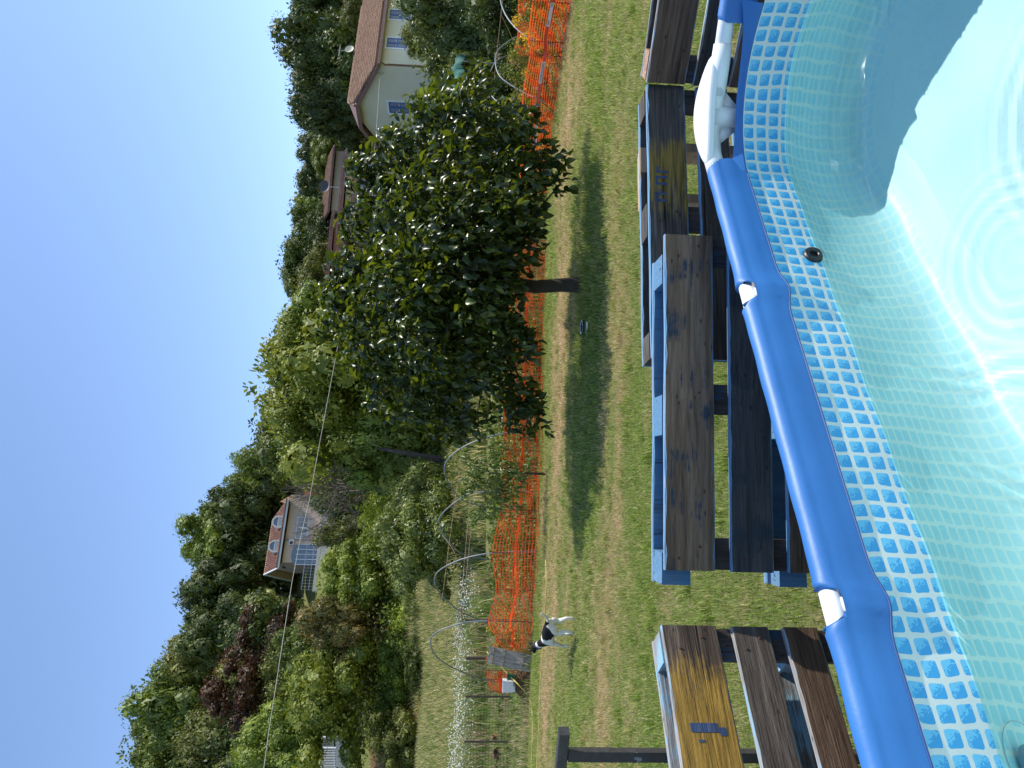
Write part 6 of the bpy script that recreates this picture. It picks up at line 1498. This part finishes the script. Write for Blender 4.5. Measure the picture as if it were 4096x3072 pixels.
def low_cover():
    """weeds and brush on the slopes between the trees"""
    g = np.random.default_rng(23); P_, M_ = [], []
    def add(n, X0, X1, Y0, Y1, r0, r1, ms, keep=None, m=110):
        for k in range(n):
            Y = g.uniform(Y0, Y1); X = g.uniform(X0, X1) * Y
            if keep and not keep(X, Y): continue
            r = g.uniform(r0, r1); v = g.normal(size=(m, 3)); v /= np.linalg.norm(v, axis=1)[:, None]; v[:, 2] = np.abs(v[:, 2])
            P_.append(np.concatenate([np.array([X, Y, gz(X, Y)]) + v * (r * g.uniform(.4, 1, m))[:, None], np.full((m, 1), r)], 1)); M_.append(np.full(m, g.choice(ms)))
    house_free = lambda X, Y: not (9 < X < 40 and 40.5 < Y < 60)
    add(1500, -.62, .56, 52.5, 74, .7, 2.0, [0, 1, 1, 2, 2, 3], lambda X, Y: house_free(X, Y) and not (X / Y < -.50 and Y > 55))
    add(700, -.15, .56, 30, 54, .3, 1.0, [0, 1, 1, 2, 3], house_free)
    add(420, .05, .56, 18.5, 30, .15, .5, [0, 1, 1, 2], None)
    add(330, -.28, .08, 17.6, 27, .15, .5, [1, 2, 3, 3], None)
    add(160, -.62, -.28, 19.5, 25, .08, .22, [1, 2, 3, 3], None)
    add(160, -.35, .06, 26, 46, .15, .5, [1, 2, 3, 3], lambda X, Y: X / Y > -.22)
    P_ = np.concatenate(P_); M_ = np.concatenate(M_); n = len(P_); N = g.normal(size=(n, 3)) + np.array([0, 0, .5]); N /= np.linalg.norm(N, axis=1)[:, None]
    V, Fq = leaf_quads(P_[:, :3], N, .045 + P_[:, 3] * .05, .5, g)
    props(link('brushwood', npmesh('brushwood', V, Fq, [FM['dark'], FM['mid'], FM['olive'], FM['light']], fm=M_)), 'low brush and weeds filling the ground between the trees', 'undergrowth', kind='stuff')
low_cover()
# teal sheet
tp_ = at(1815, 330, 25); tl = empty('teal_sheet', (tp_.x, 25, 0), 0, 'teal green plastic sheet hung over a frame in front of the pale house', 'tarpaulin'); M_TEAL = plain('teal_plastic', (.015, .11, .085), .8, .2, 3)
mb = MB(); zt = tp_.z; nx_ = 14
for i in range(nx_ + 1):
    x = -.75 + 1.5 * i / nx_; dz = .06 * math.sin(i * 1.3); 
    for k, (dy, z) in enumerate(((-.5, zt - .32), (-.42, zt - .12), (-.1, zt + .02), (.4, zt - .05), (.7, zt - .3))): mb.v.append((x, dy + .05 * math.sin(i * 2 + k), z + dz))
mb.f = [(i * 5 + k, i * 5 + 5 + k, i * 5 + 6 + k, i * 5 + 1 + k) for i in range(nx_) for k in range(4)]; mb.build('sheet', M_TEAL, tl, True)
for x in (-.7, .7): MB().tube([(x, -.1, 0), (x, -.1, zt - .03)], .02, 6).build('pole', M_GREYM, tl)
# bowl
bw = empty('metal_bowl', (.87, 10.6, 0), 0, 'shiny metal dog bowl in the grass near the trunk', 'bowl'); M_CH = NT('stainless_steel', .18, (.62, .63, .65), .5, 1.0).m
MB().lathe([(.125, .0), (.105, .07), (.112, .075), (.10, .068), (.085, .012), (0, .012)], (0, 0, .018), 28).build('bowl', M_CH, bw, True)
# ================================================================ ANIMALS
def skin(name, verts, edges, mat, parent, sub=2):
    me = bpy.data.meshes.new(name); me.from_pydata([v[:3] for v in verts], edges, []); o = link(name, me, parent)
    md = o.modifiers.new('skin', 'SKIN'); md.use_smooth_shade = True; sv = me.skin_vertices[0].data
    for i, v in enumerate(verts): sv[i].radius = v[3] if isinstance(v[3], tuple) else (v[3], v[3])
    sv[0].use_root = True; ss = o.modifiers.new('sub', 'SUBSURF'); ss.levels = ss.render_levels = sub
    dg = bpy.context.evaluated_depsgraph_get(); dg.update(); m2 = bpy.data.meshes.new_from_object(o.evaluated_get(dg)); o.modifiers.clear(); o.data = m2; m2.materials.clear(); m2.materials.append(mat); m2.polygons.foreach_set('use_smooth', [True] * len(m2.polygons)); return o
def coat(name, base, dark, blobs, thr=0.0):
    t = NT(name, .85, spec=.15); tc = t.n('TexCoord'); n_ = t.noise(tc.outputs['Object'], 22, 4); k = None
    for (c, r) in blobs:
        sb = t.n('VectorMath', operation='SUBTRACT'); t.l(tc.outputs['Object'], sb.inputs[0]); sb.inputs[1].default_value = c; dv = t.n('VectorMath', operation='DIVIDE'); t.l(sb.outputs[0], dv.inputs[0]); dv.inputs[1].default_value = r
        ln = t.n('VectorMath', operation='LENGTH'); t.l(dv.outputs[0], ln.inputs[0]); e = t.math('ADD', ln.outputs['Value'], t.math('MULTIPLY', t.math('SUBTRACT', n_, .5), .5)); q = t.math('LESS_THAN', e, 1.0); k = q if k is None else t.math('MAXIMUM', k, q)
    f = t.noise(tc.outputs['Object'], 90, 3); b_ = t.ramp(f, [(.3, tuple(x * .85 for x in base)), (.7, base)]); t.color(t.mix(k, b_, dark)); t.bump(f, .5, .01); return t.m
dog = empty('dog', (-3.74, 10.88, .012), D(140), 'white dog with black patches trotting away across the grass', 'dog')
M_DOG = coat('white_and_black_coat', (.72, .69, .62), (.012, .011, .011), [((-.10, .02, .44), (.17, .15, .15)), ((.22, 0, .44), (.075, .2, .16)), ((.44, 0, .60), (.14, .2, .12)), ((-.30, 0, .45), (.06, .05, .05))])
DV = [(-.22, 0, .405, .088), (-.06, 0, .395, .088), (.10, 0, .385, .102), (.22, 0, .405, .085), (.30, 0, .475, .06), (.365, 0, .545, .055), (.425, 0, .575, .058), (.50, 0, .555, .034), (.555, 0, .545, .022),
      (-.31, 0, .43, .03), (-.39, .01, .425, .021), (-.47, .02, .455, .02), (-.54, .02, .51, .016), (-.57, .02, .545, .008)]
DE = [(0, 1), (1, 2), (2, 3), (3, 4), (4, 5), (5, 6), (6, 7), (7, 8), (0, 9), (9, 10), (10, 11), (11, 12), (12, 13)]
def leg(root, pts):
    n = len(DV); DV.extend(pts); DE.append((root, n)); DE.extend((n + i, n + i + 1) for i in range(len(pts) - 1))
leg(0, [(-.25, -.062, .34, .062), (-.22, -.072, .24, .042), (-.31, -.072, .135, .023), (-.31, -.072, .04, .020), (-.275, -.072, .018, .021)])
leg(0, [(-.20, .062, .34, .060), (-.12, .072, .25, .040), (-.19, .072, .14, .023), (-.15, .072, .035, .020), (-.115, .072, .016, .021)])
leg(2, [(.15, -.060, .31, .050), (.11, -.066, .22, .030), (.13, -.066, .115, .022), (.10, -.066, .03, .019), (.13, -.066, .016, .021)])
leg(2, [(.17, .060, .31, .048), (.18, .066, .22, .030), (.25, .066, .14, .021), (.22, .066, .07, .018), (.235, .066, .05, .018)])
skin('body', DV, DE, M_DOG, dog)
M_BLK = plain('black_fur', (.012, .011, .011), .85, .3, 30)
for s_ in (-1, 1):
    mb = MB(); mb.add([(.395, s_ * .03, .62), (.43, s_ * .06, .60), (.375, s_ * .065, .585), (.385, s_ * .075, .665), (.375, s_ * .05, .61)], [(0, 1, 3), (1, 2, 3), (2, 4, 3), (4, 0, 3), (0, 4, 2, 1)]); mb.build('ear', M_BLK, dog)
MB().tube([Vector((.335, .062 * math.cos(a), .512 + .062 * math.sin(a))) + Vector((-.03, 0, 0)) * math.sin(a) for a in [k * math.pi / 8 for k in range(16)]], .008, 6, closed=True).build('collar', plain('dark_collar', (.05, .03, .12), .6), dog)
def hen(label, p, rz, col, comb=True, sc=1.0):
    o = empty('hen', p, rz, label, 'hen', 'hens in the run'); o.scale = (sc, sc, sc); m_ = coat('feathers_' + str(int(p[0] * 100)), col, tuple(x * .3 for x in col), [((-.12, 0, .26), (.13, .12, .07))])
    skin('body', [(0, 0, .20, .105), (-.09, 0, .215, .085), (.09, 0, .215, .085), (.145, 0, .285, .045), (.165, 0, .345, .032), (.20, 0, .35, .014), (-.17, 0, .27, .05), (-.23, 0, .33, .03)], [(0, 1), (0, 2), (2, 3), (3, 4), (4, 5), (1, 6), (6, 7)], m_, o)
    mb = MB(); [mb.tube([(0, s_ * .04, .12), (.01, s_ * .04, .0)], .009, 6).tube([(-.02, s_ * .04, .006), (.06, s_ * .05, .006)], .006, 5) for s_ in (-1, 1)]; mb.build('legs', plain('yellow_legs', (.4, .28, .08), .6), o)
    MB().box((.165, 0, .385), (.045, .008, .03)).build('comb', plain('red_comb', (.55, .03, .03), .6), o)
    return o
hen('brown hen with a dark back, pecking at the left edge of the run', at_rise(2012, 3015), 2.6, (.16, .09, .05))
hen('light brown hen just behind the post in the run', at_rise(2003, 2948), 1.9, (.42, .24, .12), sc=.85)
hen('pale grey hen standing behind the net and left hoop', at_rise(1932, 2538, 14), 2.9, (.34, .30, .26), sc=.9)
